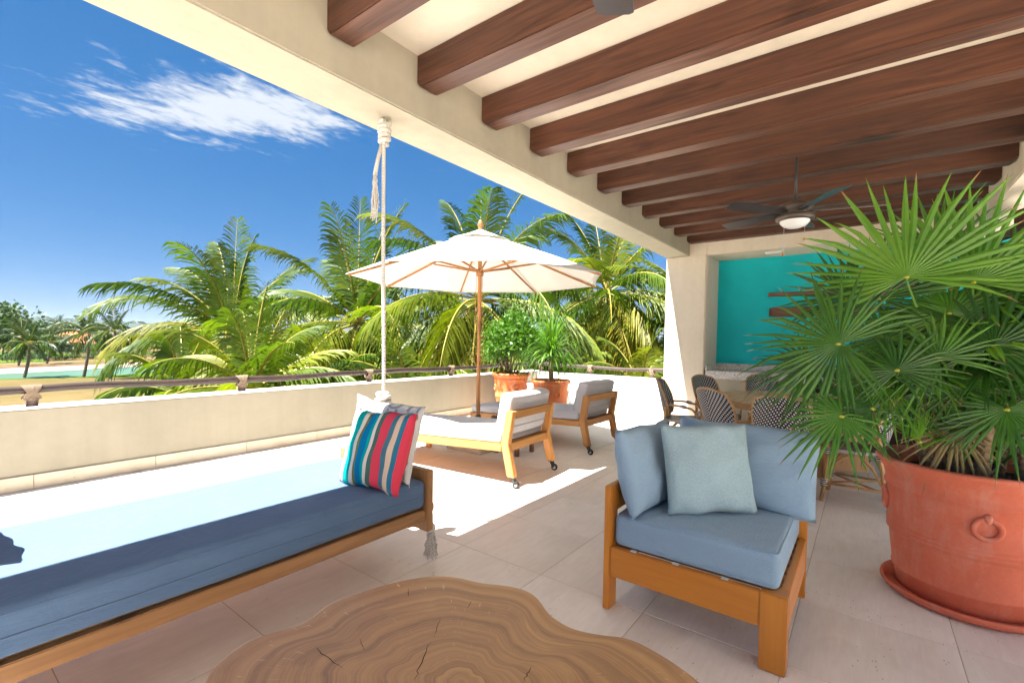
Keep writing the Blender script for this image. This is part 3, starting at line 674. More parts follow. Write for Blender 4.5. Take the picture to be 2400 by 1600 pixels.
pillow('pillow', 'pale pillow with grey link print behind the striped pillow', 'fabric_links', 0.62, 0.46, 0.12, (1.722, 2.315, 0.503), R_(183), R_(14), R_(1.5), 5, dent=0.10)
pillow('pillow', 'blue pillow at the near end of the daybed, outside the picture', 'fabric_blue', 0.46, 0.43, 0.14, (0.095, 2.655, 0.505), R_(4), R_(6), 0, 6)

# ------------------------------------------------------------------ armchair
ac = thing('armchair', 'low orange wooden corner armchair with blue-grey seat cushion', 'armchair', (2.5, 0.61, 0))
AX0, AX1, AY0, AY1 = 2.108, 2.885, 0.214, 1.006
box_obj('front_leg', 'honey_z', (AX0, AX0+0.085, AY0, AY0+0.098, 0, 0.320), ac)
box_obj('front_post', 'honey_z', (AX0, AX0+0.085, AY1-0.034, AY1, 0, 0.615), ac)
box_obj('front_rail', 'honey_y', (AX0+0.002, AX0+0.032, AY0+0.099, AY1-0.035, 0.172, 0.318), ac)
box_obj('side_rail', 'honey_x', (AX0+0.086, AX1-0.042, AY0+0.002, AY0+0.034, 0.150, 0.318), ac)
box_obj('side_rail', 'honey_x', (AX0+0.086, AX1-0.042, AY1-0.032, AY1-0.002, 0.150, 0.318), ac)
box_obj('arm_board', 'honey_x', (AX0+0.086, AX1-0.042, AY1-0.033, AY1-0.001, 0.478, 0.6145), ac)
box_obj('rear_post', 'honey_z', (AX1-0.041, AX1, AY1-0.036, AY1, 0, 0.66), ac)
box_obj('rear_leg', 'honey_z', (AX1-0.041, AX1, AY0, AY0+0.05, 0, 0.66), ac)
box_obj('back_board', 'honey_y', (AX1-0.036, AX1-0.004, AY0+0.051, AY1-0.037, 0.48, 0.655), ac)
box_obj('back_rail', 'honey_y', (AX1-0.036, AX1-0.004, AY0+0.051, AY1-0.037, 0.172, 0.318), ac)
for x in np.linspace(AX0+0.12, AX1-0.1, 7): box_obj('slat', 'honey_y', (x-0.03, x+0.03, AY0+0.035, AY1-0.033, 0.292, 0.312), ac)
for y in (0.45, 0.66, 0.86): box_obj('velcro_tab', 'fabric_white', (AX0+0.012, AX0+0.036, y-0.014, y+0.014, 0.3185, 0.3205), ac, 0)
cs = MB().rbox((AX0+AX1)/2-0.005, (AY0+AY1)/2-0.004, 0.400, AX1-AX0-0.055, AY1-AY0-0.075, 0.150, 0.030, 12, 0.012, lambda o: o+Vector((0, 0, 0.003*math.sin(o.x*8)*math.sin(o.y*9)))).build('seat_cushion', 'fabric_blue', ac, smooth=True, weld=True)
def rr_loop(x0, x1, y0, y1, z, r=0.03):
    out = []
    for cx, cy, a0 in ((x1-r, y1-r, 0), (x0+r, y1-r, 90), (x0+r, y0+r, 180), (x1-r, y0+r, 270)):
        out += [(cx+r*math.cos(R_(a0+t)), cy+r*math.sin(R_(a0+t)), z) for t in (0, 30, 60, 90)]
    return out
for z_, i_ in ((0.468, 0.0095), (0.334, 0.0085)): MB().tube(rr_loop(AX0+0.0225+i_, AX1-0.0325-i_, AY0+0.0335+i_, AY1-0.0415-i_, z_), 0.0042, 6, closed=True).build('piping', 'fabric_blue', cs, smooth=True)
pillow('pillow', 'wide blue back pillow of the armchair, on the right', 'fabric_blue', 0.70, 0.44, 0.17, (2.665, 0.515, 0.470), R_(180), R_(17), R_(0.5), 11, dent=0.03)
pillow('pillow', 'blue side pillow leaning on the arm of the armchair', 'fabric_blue', 0.60, 0.43, 0.17, (2.40, 0.845, 0.470), R_(-94), R_(14), R_(2), 12)
pillow('pillow', 'pale aqua square pillow in the middle of the armchair', 'fabric_aqua', 0.46, 0.45, 0.14, (2.42, 0.575, 0.478), R_(222), R_(15), R_(-1), 13)

# ------------------------------------------------------------------ slab coffee table
OUT = [(.49, 1.41), (.53, 1.46), (.58, 1.49), (.64, 1.51), (.70, 1.50), (.76, 1.47), (.82, 1.46), (.89, 1.49), (.95, 1.50), (1.04, 1.48), (1.14, 1.45), (1.24, 1.40), (1.32, 1.33), (1.35, 1.26), (1.37, 1.17), (1.42, 1.08), (1.44, 1.0), (1.42, .93), (1.36, .85), (1.34, .78), (1.34, .72), (1.37, .64), (1.41, .57), (1.40, .49), (1.38, .41), (1.34, .32), (1.27, .24), (1.15, .20), (1.0, .22), (.86, .28), (.74, .36), (.63, .42), (.53, .50), (.47, .61), (.46, .74), (.42, .86), (.37, .98), (.36, 1.12), (.40, 1.27), (.44, 1.35)]
def smooth_loop(P, k=3):
    P = [Vector((*p, 0)) for p in P]
    for _ in range(k):
        Q = []
        for i in range(len(P)): a, b = P[i], P[(i+1) % len(P)]; Q += [a*0.75+b*0.25, a*0.25+b*0.75]
        P = Q
        if len(P) > 220: break
    return P
LOOP = smooth_loop(OUT, 2); TC = Vector((0.93, 0.86, 0)); TZ = 0.38
def slab_wood():
    m = mat('slab_wood', 0.42, 0.4); n = N(m); n.b.inputs['Coat Weight'].default_value = 0.25; n.b.inputs['Coat Roughness'].default_value = 0.3
    uv = n.new('ShaderNodeTexCoord').outputs['UV']; sp = n.new('ShaderNodeSeparateXYZ'); n.lk(uv, sp.inputs[0])      # u: round the log, v: pith to bark
    p = n.coord('Position'); wob = n.noise(n.coord('Position'), 3.2, 3, 0.5)
    v = n.math('ADD', sp.outputs[1], n.math('MULTIPLY', n.math('SUBTRACT', wob, 0.5), 0.16))
    cb = n.new('ShaderNodeCombineXYZ'); n.lk(n.math('MULTIPLY', v, 11.0), cb.inputs[0]); n.lk(n.math('MULTIPLY', wob, 1.4), cb.inputs[1])
    r1 = n.noise(cb.outputs[0], 1.3, 5, 0.62); cb2 = n.new('ShaderNodeCombineXYZ'); n.lk(n.math('MULTIPLY', v, 110.0), cb2.inputs[0]); r2 = n.noise(cb2.outputs[0], 1.0, 3, 0.6)
    f = n.math('ADD', n.math('MULTIPLY', r1, 0.68), n.math('MULTIPLY', r2, 0.32))
    col = n.ramp(f, [(0.30, (0.17, 0.095, 0.05)), (0.43, (0.36, 0.20, 0.095)), (0.55, (0.52, 0.295, 0.125)), (0.72, (0.66, 0.41, 0.19))])
    sap = n.ramp(v, [(0.86, (0, 0, 0)), (1.0, (1, 1, 1))]); col = n.mix(n.math('MULTIPLY', sap, 0.55), col, (0.56, 0.285, 0.10))
    # fine radial checks
    cb3 = n.new('ShaderNodeCombineXYZ'); n.lk(n.math('MULTIPLY', sp.outputs[0], 260.0), cb3.inputs[0]); n.lk(n.math('MULTIPLY', v, 9.0), cb3.inputs[1]); ck = n.noise(cb3.outputs[0], 1.0, 2, 0.5)
    cm = n.ramp(ck, [(0.66, (0, 0, 0)), (0.72, (1, 1, 1))]); gate = n.ramp(n.noise(p, 2.0, 2), [(0.42, (0, 0, 0)), (0.58, (1, 1, 1))])
    col = n.mix(n.math('MULTIPLY', n.math('MULTIPLY', cm, gate), 0.75), col, (0.80, 0.62, 0.42))
    n.color(col); n.bump(f, 0.08, 0.003); n.rough(n.ramp(r1, [(0.3, (0.52,)*3), (0.7, (0.36,)*3)])); M['slab_wood'] = m
slab_wood()
tb = thing('coffee_table', 'live-edge tree-slab coffee table with dark cracks in the foreground', 'table', (0.93, 0.86, 0))
def slab():
    mb = MB(); n = len(LOOP); rings = [(0.0, TZ)] + [(k/14, TZ) for k in range(1, 14)] + [(0.975, TZ), (0.990, TZ-0.004), (0.998, TZ-0.013), (1.0, TZ-0.028), (0.992, TZ-0.075), (0.965, TZ-0.12), (0.90, TZ-0.14), (0.5, TZ-0.14)]
    for k, (f, z) in enumerate(rings):
        for i, q in enumerate(LOOP):
            p = TC + (q-TC)*f; dz = 0.0015*math.sin(p.x*9)*math.sin(p.y*8) if k < 14 else 0; mb.v.append((p.x, p.y, z+dz))
    for k in range(len(rings)-1):
        for i in range(n):
            j = (i+1) % n; mb.uv[len(mb.f)] = [((i+0)/n, rings[k][0]), ((i+0)/n, rings[k+1][0]), ((i+1)/n, rings[k+1][0]), ((i+1)/n, rings[k][0])]
            mb.f.append((k*n+i, (k+1)*n+i, (k+1)*n+j, k*n+j))
    return mb
slab().build('slab_top', 'slab_wood', tb, smooth=True)
MB().lathe([(0.20, 0.0), (0.27, 0.02), (0.25, 0.12), (0.24, 0.20), (0.30, TZ-0.139)], (0.93, 0.86, 0), 40, lambda a, z: 0.10*math.sin(3*a+1)+0.05*math.sin(7*a)).build('trunk_base', 'bark', tb, smooth=True)
def crack(pts, w):
    mb = MB(); P = [Vector((*p, TZ+0.0022)) for p in pts]; n = len(P); vs = []
    for i, p in enumerate(P):
        t = (P[min(i+1, n-1)]-P[max(i-1, 0)]).normalized(); s_ = Vector((-t.y, t.x, 0)); ww = w*math.sin(math.pi*(i+0.15)/(n-0.7))
        vs += [p+s_*ww, p-s_*ww]
    mb.add(vs, [(2*i, 2*i+1, 2*i+3, 2*i+2) for i in range(n-1)]); mb.build('crack', 'dark_hole', tb)
def zig(a, b, n, amp, seed):
    rs = np.random.default_rng(seed); return [(a[0]+(b[0]-a[0])*k/n+rs.normal()*amp, a[1]+(b[1]-a[1])*k/n+rs.normal()*amp) for k in range(n+1)]
def tz(px, py):
    d = FWD + RGT*((px-CX)/F_PX) + DWN*((py-CY)/F_PX); t = (TZ-CAM_H)/d.z; return (d.x*t, d.y*t)
crack(zig(tz(1032, 1446), tz(1018, 1495), 6, 0.002, 1), 0.0009); crack(zig(tz(1008, 1502), tz(968, 1600), 16, 0.0022, 2), 0.0014)
crack(zig(tz(736, 1515), tz(806, 1570), 10, 0.0022, 3), 0.0011); crack(zig(tz(842, 1495), tz(856, 1526), 5, 0.001, 4), 0.0008)
crack(zig(tz(1247, 1560), tz(1225, 1600), 8, 0.0018, 5), 0.0012); crack(zig(tz(958, 1380), tz(957, 1400), 3, 0.001, 6), 0.001); crack(zig(tz(1105, 1408), tz(1096, 1425), 3, 0.001, 7), 0.001)

# ------------------------------------------------------------------ sun loungers
def lounger(label, loc, rz):
    t = thing('sun_lounger', label, 'sun lounger', loc, rz, 'sun loungers under the parasol')
    Wd, L, SL = 0.80, 1.90, -0.045
    B = lambda mb, nm, m, bev=0.005, par=None, **k: mb.build(nm, m, par or t, bevel=bev, local=True, **k)
    zs = lambda y: SL*(y-0.1)
    side = Matrix(((0, 0, 1, 0), (1, 0, 0, 0), (0, 1, 0, 0), (0, 0, 0, 1)))
    leg = [(0.0, 0.098), (0.074, 0.098), (0.142, 0.39), (0.094, 0.690), (0.020, 0.690), (0.066, 0.39)]
    for s0 in (0.0, Wd-0.062):
        lg = B(MB().prism(leg, s0, s0+0.062, side), 'rear_leg', 'teak_z')
        cx = s0+0.031
        cs_ = B(MB().box(cx-0.020, cx+0.020, 0.005, 0.062, 0.088, 0.0975).bar((cx-0.016, 0.03, 0.09), (cx-0.016, -0.002, 0.034), 0.004, 0.030).bar((cx+0.016, 0.03, 0.09), (cx+0.016, -0.002, 0.034), 0.004, 0.030), 'caster', 'dark_metal', 0.0015)
        Rm = Matrix.Translation((cx, -0.004, 0.0345)) @ Matrix.Rotation(math.pi/2, 4, 'Y')
        wh = MB(); wh.lathe([(0.020, -0.011), (0.031, -0.012), (0.0345, -0.006), (0.0345, 0.006), (0.031, 0.012), (0.020, 0.011), (0.020, -0.011)], n=24); wh.v = [tuple(Rm @ Vector(p)) for p in wh.v]
        B(wh, 'tyre', 'black_rubber', 0, cs_, smooth=True)
        hb = MB(); hb.lathe([(0.0, -0.013), (0.006, -0.013), (0.007, -0.009), (0.018, -0.007), (0.020, -0.009), (0.020, 0.009), (0.018, 0.007), (0.007, 0.009), (0.006, 0.013), (0.0, 0.013)], n=20); hb.v = [tuple(Rm @ Vector(p)) for p in hb.v]
        B(hb, 'rim', 'steel', 0, cs_, smooth=True)
    B(MB().box(0.063, Wd-0.063, 0.030, 0.090, 0.618, 0.688), 'top_rail', 'teak_x')
    B(MB().box(0.063, Wd-0.063, 0.072, 0.130, 0.318, 0.392), 'cross_rail', 'teak_x')
    for s0 in (0.002, Wd-0.047):
        B(MB().prism([(0.140, 0.318), (L, 0.318+zs(L)), (L, 0.388+zs(L)), (0.140, 0.388)], s0, s0+0.045, side), 'side_rail', 'teak_y')
        B(MB().box(s0, s0+0.045, L-0.20, L-0.13, 0.0, 0.317+zs(L-0.13)), 'front_leg', 'teak_z')
    B(MB().box(0.048, Wd-0.048, L-0.045, L-0.002, 0.322+zs(L), 0.386+zs(L)), 'foot_rail', 'teak_x')
    for k in range(12):
        y = 0.22+k*0.138; B(MB().box(0.05, Wd-0.05, y-0.045, y+0.045, 0.352+zs(y), 0.372+zs(y)), 'slat', 'teak_x', 0.002)
    fn = lambda o: Vector((o.x, o.y, o.z+zs(o.y)+0.003*math.sin(o.y*8)*math.sin(o.x*9)))
    B(MB().rbox(Wd/2, 0.155+(L-0.16)/2, 0.437, Wd-0.03, L-0.16, 0.098, 0.030, 11, 0.010, fn), 'seat_cushion', 'fabric_grey', 0, smooth=True, weld=True)
    rm = Matrix.Translation((Wd/2, 0.185, 0.470)) @ Matrix.Rotation(R_(11), 4, 'X')
    bc = MB().rbox(0, 0, 0.185, Wd-0.07, 0.135, 0.385, 0.035, 9, 0.0, lambda o: rm @ (o+Vector((0, -0.012*(1-(o.x/0.37)**2), 0))))
    bco = B(bc, 'back_cushion', 'fabric_grey', 0, smooth=True, weld=True)
    B(MB().tube([rm @ Vector((x, -0.070-0.011*(1-(x/0.37)**2), 0.075)) for x in np.linspace(-0.34, 0.34, 16)], 0.0035, 6), 'seam', 'fabric_grey', 0, bco, smooth=True)
    return t
lounger('teak sun lounger with pale grey cushions, nearest the daybed', (3.315, 2.465, 0), R_(4.2))
lounger('teak sun lounger with pale grey cushions, farther one beside the end ledge', (4.885, 2.545, 0), R_(-1.0))
pillow('pillow', 'sage green pillow on the nearer sun lounger', 'fabric_sage', 0.50, 0.36, 0.11, (3.66, 2.775, 0.480), R_(94), R_(17), R_(-3), 21)
pillow('pillow', 'sage green pillow on the farther sun lounger', 'fabric_sage', 0.50, 0.38, 0.11, (5.28, 2.845, 0.475), R_(89), R_(15), R_(2), 22)
st = thing('side_table', 'small square wooden table between the two sun loungers', 'side table', (4.44, 3.27, 0))
MB().box(4.24, 4.64, 3.10, 3.50, 0.405, 0.435).build('table_top', 'walnut_x', st, bevel=0.004)
for x in (4.27, 4.57):
    for y in (3.13, 3.43): MB().box(x, x+0.045, y, y+0.045, 0, 0.404).build('leg', 'walnut_z', st, bevel=0.003)

# ------------------------------------------------------------------ parasol
UX, UY, UR, URZ, UTH = 4.338, 3.786, 1.548, 2.051, R_(-82.6)
um = thing('parasol', 'large white octagonal parasol on a wooden pole above the sun loungers', 'parasol', (UX, UY, 0))
MB().tube([(UX, UY, z) for z in np.linspace(0.05, 2.62, 12)], 0.0245, 16).build('pole', 'parasol_z', um, smooth=True)
MB().lathe([(0.0, 2.655), (0.030, 2.655), (0.032, 2.665), (0.022, 2.680), (0.033, 2.705), (0.036, 2.725), (0.026, 2.755), (0.008, 2.782), (0.0, 2.786)], (UX, UY, 0), 20).build('finial', 'parasol_z', um, smooth=True)
box_obj('base_slab', 'plaster_grey', (UX-0.27, UX+0.27, UY-0.27, UY+0.27, 0.0005, 0.07), um, 0.01)
MB().lathe([(0.05, 0.0705), (0.036, 0.085), (0.034, 0.40), (0.030, 0.405), (0.027, 0.405)], (UX, UY, 0), 20).build('base_sleeve', 'dark_metal', um, smooth=True)
cn = [(UX+UR*math.cos(UTH+k*math.pi/4), UY+UR*math.sin(UTH+k*math.pi/4)) for k in range(8)]
ztop = 2.575
def canopy_pt(u, v, r0=0.10, z0=2.575):
    k = int(min(7.999, u*8)); f = u*8-k; a, b = cn[k], cn[(k+1) % 8]
    ex, ey = a[0]*(1-f)+b[0]*f, a[1]*(1-f)+b[1]*f
    ex, ey = ex-UX, ey-UY; s = r0+(1-r0)*v; sagz = 0.030*math.sin(math.pi*f)*math.sin(math.pi*min(1, v))*v
    inw = 1-0.018*math.sin(math.pi*f)*v
    z = z0+(URZ-z0)*v - 0.045*math.sin(math.pi*v)*-0.3
    return (UX+ex*s*inw, UY+ey*s*inw, z-sagz*0.9)
cmb_ = MB().grid(lambda u, v: canopy_pt(u, v), 64, 16, uv=False)
cmb_.grid(lambda u, v: Vector(canopy_pt(u, v))-Vector((0, 0, 0.004)), 64, 16, uv=False, flip=True)
nU = 65*17
cmb_.f += [(16*65+i, 16*65+i+1, nU+16*65+i+1, nU+16*65+i) for i in range(64)]
cano = cmb_.build('canopy', 'canvas_white', um, smooth=True)
def cap_pt(u, v):
    k = int(min(7.999, u*8)); f = u*8-k; a, b = cn[k], cn[(k+1) % 8]; ex, ey = a[0]*(1-f)+b[0]*f-UX, a[1]*(1-f)+b[1]*f-UY
    s = 0.245*v+0.004; lift = 0.016*math.sin(math.pi*f)**2*v**3
    return (UX+ex*s, UY+ey*s, 2.668-0.150*v**0.95+lift)
MB().grid(cap_pt, 64, 8, uv=False).build('vent_cap', 'canvas_white', cano, smooth=True)
for k in range(8):
    a = Vector((*cn[k], URZ-0.022)); c0 = Vector((UX, UY, 2.545)); d = Vector((cn[k][0]-UX, cn[k][1]-UY, 0)).normalized()
    MB().bar(c0+d*0.035, c0.lerp(a, 0.985), 0.016, 0.026).build('rib', 'parasol_z', um, bevel=0.003)
    m_ = c0.lerp(a, 0.46)+Vector((0, 0, -0.014))
    MB().bar(Vector((UX, UY, 2.16))+d*0.045, m_, 0.016, 0.022).build('strut', 'parasol_z', um, bevel=0.003)
MB().lathe([(0.026, 2.10), (0.045, 2.105), (0.048, 2.14), (0.048, 2.175), (0.040, 2.185), (0.026, 2.186)], (UX, UY, 0), 20).build('runner', 'parasol_z', um, smooth=True)
MB().lathe([(0.026, 2.50), (0.055, 2.505), (0.055, 2.56), (0.03, 2.575)], (UX, UY, 0), 20).build('hub', 'parasol_z', um, smooth=True)
for sx, zl in ((-0.055, 0.98), (0.045, 1.02)):
    q = Vector((RGT.x, RGT.y, 0)).normalized()
    MB().tube([Vector((UX, UY, 0))+q*sx*0.7+Vector((0, 0, 2.12)), Vector((UX, UY, 0))+q*sx+Vector((0, 0, 1.6)), Vector((UX, UY, 0))+q*sx*1.2+Vector((0, 0, zl+0.2)), Vector((UX, UY, 0))+q*sx*0.9+Vector((0, 0, zl+0.06)), Vector((UX, UY, 0))+q*sx*0.35+Vector((0, 0, zl))], 0.0035, 6).build('pull_cord', 'cord_brown', um, smooth=True)
MB().tube([Vector((UX, UY, 2.0))+Vector((RGT.x, RGT.y, 0))*0.03+Vector((RGT.x, RGT.y, 0))*0.014*(1+math.cos(a))+Vector((0, 0, 0.03*math.sin(a))) for a in np.linspace(0, 6.28, 13)[:-1]], 0.004, 6, closed=True).build('shackle', 'steel', um, smooth=True)
# ------------------------------------------------------------------ dining table and cane chairs
TCX, TCY = 5.72, 0.44
dt = thing('dining_table', 'round wooden dining table in front of the teal niche', 'dining table', (TCX, TCY, 0))
oct_ = [(TCX+0.97*math.cos(a), TCY+0.97*math.sin(a)) for a in (math.pi/8+R_(3)+k*math.pi/4 for k in range(8))]
rl = smooth_loop(oct_, 1)
MB().prism([(p.x, p.y) for p in rl], 0.690, 0.755).build('table_top', 'table_x', dt, bevel=0.008)
for k in range(4):
    a = k*math.pi/2+0.35; d = Vector((math.cos(a), math.sin(a), 0)); n_ = Vector((-d.y, d.x, 0))
    MB().bar(Vector((TCX, TCY, 0))+d*0.12+Vector((0, 0, 0.36)), Vector((TCX, TCY, 0))+d*0.52+Vector((0, 0, 0.36)), 0.06, 0.62).build('pedestal_board', 'table_z', dt, bevel=0.005)
MB().box(TCX-0.14, TCX+0.14, TCY-0.14, TCY+0.14, 0.0, 0.689).build('pedestal', 'table_z', dt, bevel=0.008)
def chair_proto(label):
    t = thing('dining_chair', label, 'chair', group='cane chairs round the dining table')
    B = lambda mb, nm, m, par=None, **k: mb.build(nm, m, par or t, local=True, **k)
    def disc(u, v):
        a, b = 2*u-1, 2*v-1; k = 0.5
        return a*math.sqrt(1-k*b*b*0.7), b*math.sqrt(1-k*a*a*0.7)
    def seat(u, v, z):
        x, y = disc(u, v); return (0.225*x*(1+0.10*y), 0.205*y+0.005, z+0.010*(x*x+y*y)-0.012)
    sb = MB().grid(lambda u, v: seat(u, v, 0.462), 14, 14); sb.grid(lambda u, v: seat(1-u, v, 0.440), 14, 14)
    n1 = 15*15
    st_ = B(sb, 'seat', 'cane_weave', smooth=True)
    loop = [seat(i/10, 0, 0.45) for i in range(10)]+[seat(1, i/10, 0.45) for i in range(10)]+[seat(1-i/10, 1, 0.45) for i in range(10)]+[seat(0, 1-i/10, 0.45) for i in range(10)]
    B(MB().tube(loop, 0.015, 8, closed=True), 'seat_ring', 'cane_weave', smooth=True)
    def bk(u, v, off=0.0):
        x, y = disc(u, v); ta = 1-0.13*(1-(y+1)/2)**1.2
        return Vector((0.232*x*ta, -0.205-0.105*(y+1)/2+0.115*x*x*(0.6+0.4*(1-(y+1)/2))-off, 0.690+0.222*y))
    bb = MB().grid(lambda u, v: bk(u, v, -0.006), 18, 18); bb.grid(lambda u, v: bk(1-u, v, 0.006), 18, 18)
    B(bb, 'backrest', 'cane_weave', smooth=True)
    bl = [bk(i/12, 0) for i in range(12)]+[bk(1, i/12) for i in range(12)]+[bk(1-i/12, 1) for i in range(12)]+[bk(0, 1-i/12) for i in range(12)]
    B(MB().tube(bl, 0.0105, 8, closed=True), 'back_frame', 'rattan', smooth=True)
    feet = {}
    for sx in (-1, 1):
        fl = [(sx*0.212, 0.20, 0), (sx*0.200, 0.178, 0.20), (sx*0.195, 0.165, 0.45)]
        bl_ = [(sx*0.200, -0.255, 0), (sx*0.180, -0.205, 0.25), (sx*0.178, -0.178, 0.45), (sx*0.192, -0.165, 0.60)]
        for nm, pth in (('front_leg', fl), ('rear_leg', bl_)):
            mb = MB().tube(pth, 0.0135, 8).tube([(p[0]-sx*0.022, p[1]+(0.006 if nm == 'front_leg' else -0.006), p[2]) for p in pth], 0.0135, 8)
            lg = B(mb, nm, 'rattan', smooth=True)
            for (za, zb) in ((0.13, 0.19), (0.405, 0.445)):
                f = (za-pth[0][2])/(pth[1][2]-pth[0][2]); q = Vector(pth[0]).lerp(Vector(pth[1]), min(1, f)) if za < 0.3 else Vector(pth[2])
                B(MB().tube([(q.x-sx*0.010, q.y, za), (q.x-sx*0.011, q.y, zb)], 0.0285, 10), 'binding', 'cane_binding', lg, smooth=True)
        B(MB().tube([bk(0.04 if sx < 0 else 0.96, 0.34), (sx*0.238, -0.02, 0.625), (sx*0.232, 0.11, 0.600), (sx*0.212, 0.17, 0.54), (sx*0.196, 0.172, 0.44)], 0.0125, 8), 'arm', 'rattan', smooth=True)
        B(MB().tube([(sx*0.236, 0.00, 0.622), (sx*0.236, 0.06, 0.613)], 0.019, 8), 'binding', 'cane_binding', smooth=True)
        B(MB().tube([(sx*0.205, 0.185, 0.16), (sx*0.192, -0.225, 0.16)], 0.011, 8), 'stretcher', 'rattan', smooth=True)
        B(MB().tube([(sx*0.200, 0.180, 0.18), (sx*0.198, 0.13, 0.33), (sx*0.196, 0.03, 0.415), (sx*0.190, -0.04, 0.425), (sx*0.185, -0.13, 0.34), (sx*0.182, -0.20, 0.20)], 0.0105, 8), 'brace', 'rattan', smooth=True)
    for y, r in ((0.188, 'front'), (-0.222, 'rear')):
        B(MB().tube([(-0.195, y, 0.165), (0.195, y, 0.165)], 0.011, 8), 'stretcher', 'rattan', smooth=True)
        B(MB().tube([(-0.195, y, 0.19), (-0.13, y*0.99, 0.34), (-0.04, y*0.97, 0.415), (0.04, y*0.97, 0.415), (0.13, y*0.99, 0.34), (0.195, y, 0.19)], 0.0105, 8), 'brace', 'rattan', smooth=True)
    B(MB().tube([(-0.2, 0.19, 0.16), (0.2, -0.22, 0.17)], 0.009, 6), 'stretcher', 'rattan', smooth=True); B(MB().tube([(0.2, 0.19, 0.16), (-0.2, -0.22, 0.15)], 0.009, 6), 'stretcher', 'rattan', smooth=True)
    return t
chairs = [('black and white cane chair at the table, seen side-on against the column', 5.50, 1.66, -90+10),
          ('black and white cane chair with only its back top showing, beside the column', 6.22, 1.46, -118),
          ('black and white cane chair with its back to us, left of the aqua pillow corner', 4.80, 1.00, -35),
          ('black and white cane chair with its back to us, half behind the fan palm leaves', 4.58, 0.53, -3),
          ('black and white cane chair facing us across the table below the marble counter', 6.88, 1.00, -152),
          ('black and white cane chair mostly hidden by leaves at the far right of the table', 6.98, 0.10, 168),
          ('black and white cane chair whose woven seat and bound legs show beside the red planter', 4.95, 0.05, 86)]
proto = chair_proto(chairs[0][0])
for i, (lb, x, y, hd) in enumerate(chairs):
    c = proto if i == 0 else copy_tree(proto)
    c['label'] = lb; c.location = (x, y, 0.0); c.rotation_euler = (0, 0, R_(hd-90))

# ------------------------------------------------------------------ ceiling fans
def fan(label, x, y, th0):
    t = thing('ceiling_fan', label, 'ceiling fan', (x, y, CZ), group='ceiling fans between the joists')
    zb = 2.475
    MB().lathe([(0.0, CZ-0.001), (0.065, CZ-0.001), (0.06, CZ-0.05), (0.02, CZ-0.08)], (x, y, 0), 24).build('canopy', 'dark_metal', t, smooth=True)
    MB().tube([(x, y, CZ-0.06), (x, y, 2.58)], 0.0125, 12).build('down_rod', 'dark_metal', t, smooth=True)
    hs_ = MB().lathe([(0.015, 2.60), (0.03, 2.575), (0.07, 2.555), (0.125, 2.535), (0.140, 2.51), (0.135, 2.49), (0.10, 2.475), (0.09, 2.455), (0.095, 2.45), (0.0, 2.449)], (x, y, 0), 36).build('motor', 'fan_body', t, smooth=True)
    MB().lathe([(0.10, 2.448), (0.142, 2.440), (0.150, 2.425), (0.146, 2.405), (0.128, 2.395), (0.10, 2.394)], (x, y, 0), 36).build('light_ring', 'fan_body', t, smooth=True)
    MB().lathe([(0.118, 2.400), (0.108, 2.375), (0.085, 2.352), (0.05, 2.337), (0.0, 2.332)], (x, y, 0), 36).build('glass_bowl', 'frosted_glass', t, smooth=True)
    for k in range(5):
        a = th0+k*2*math.pi/5
        mt_ = Matrix.Translation((x, y, zb)) @ Matrix.Rotation(a, 4, 'Z') @ Matrix.Rotation(R_(12), 4, 'X')
        pl = [(0.14, -0.045), (0.20, -0.058), (0.58, -0.070), (0.655, -0.062), (0.665, -0.045), (0.665, 0.05), (0.650, 0.068), (0.58, 0.072), (0.20, 0.058), (0.14, 0.045)]
        MB().prism(pl, -0.004, 0.004, mt_).build('blade', 'fan_blade', t, bevel=0.0015)
        m2 = Matrix.Translation((x, y, zb)) @ Matrix.Rotation(a, 4, 'Z')
        MB().prism([(0.075, -0.02), (0.17, -0.030), (0.20, 0), (0.17, 0.030), (0.075, 0.02)], -0.012, -0.0062, m2 @ Matrix.Rotation(R_(6), 4, 'X')).build('blade_iron', 'dark_metal', t, bevel=0.001)
    for (dx, L) in ((-0.03, 0.28), (0.03, 0.14)):
        q = Vector((RGT.x, RGT.y, 0)).normalized()*dx
        ch = MB().tube([(x+q.x*3, y+q.y*3, 2.40), (x+q.x*3, y+q.y*3, 2.40-L)], 0.002, 5).build('pull_chain', 'steel', t)
        MB().lathe([(0.0, -0.03), (0.009, -0.027), (0.008, -0.010), (0.003, 0.0), (0, 0.0)], (x+q.x*3, y+q.y*3, 2.40-L), 10).build('chain_knob', 'knob_orange', ch, smooth=True)
simple('fan_body', (0.10, 0.075, 0.06), 0.5, 0.4, metal=0.3, vary=0.15, scale=20); simple('frosted_glass', (0.74, 0.74, 0.72), 0.25, 0.5); simple('knob_orange', (0.62, 0.19, 0.035), 0.5)
simple('fan_blade', (0.035, 0.031, 0.033), 0.28, 0.5, vary=0.15, scale=6)
fan('dark five-blade ceiling fan with a frosted bowl light above the dining chairs', 4.753, 0.535, R_(-3))
fan('dark ceiling fan above the coffee table, only a blade tip in view', 0.92, 0.58, R_(14))

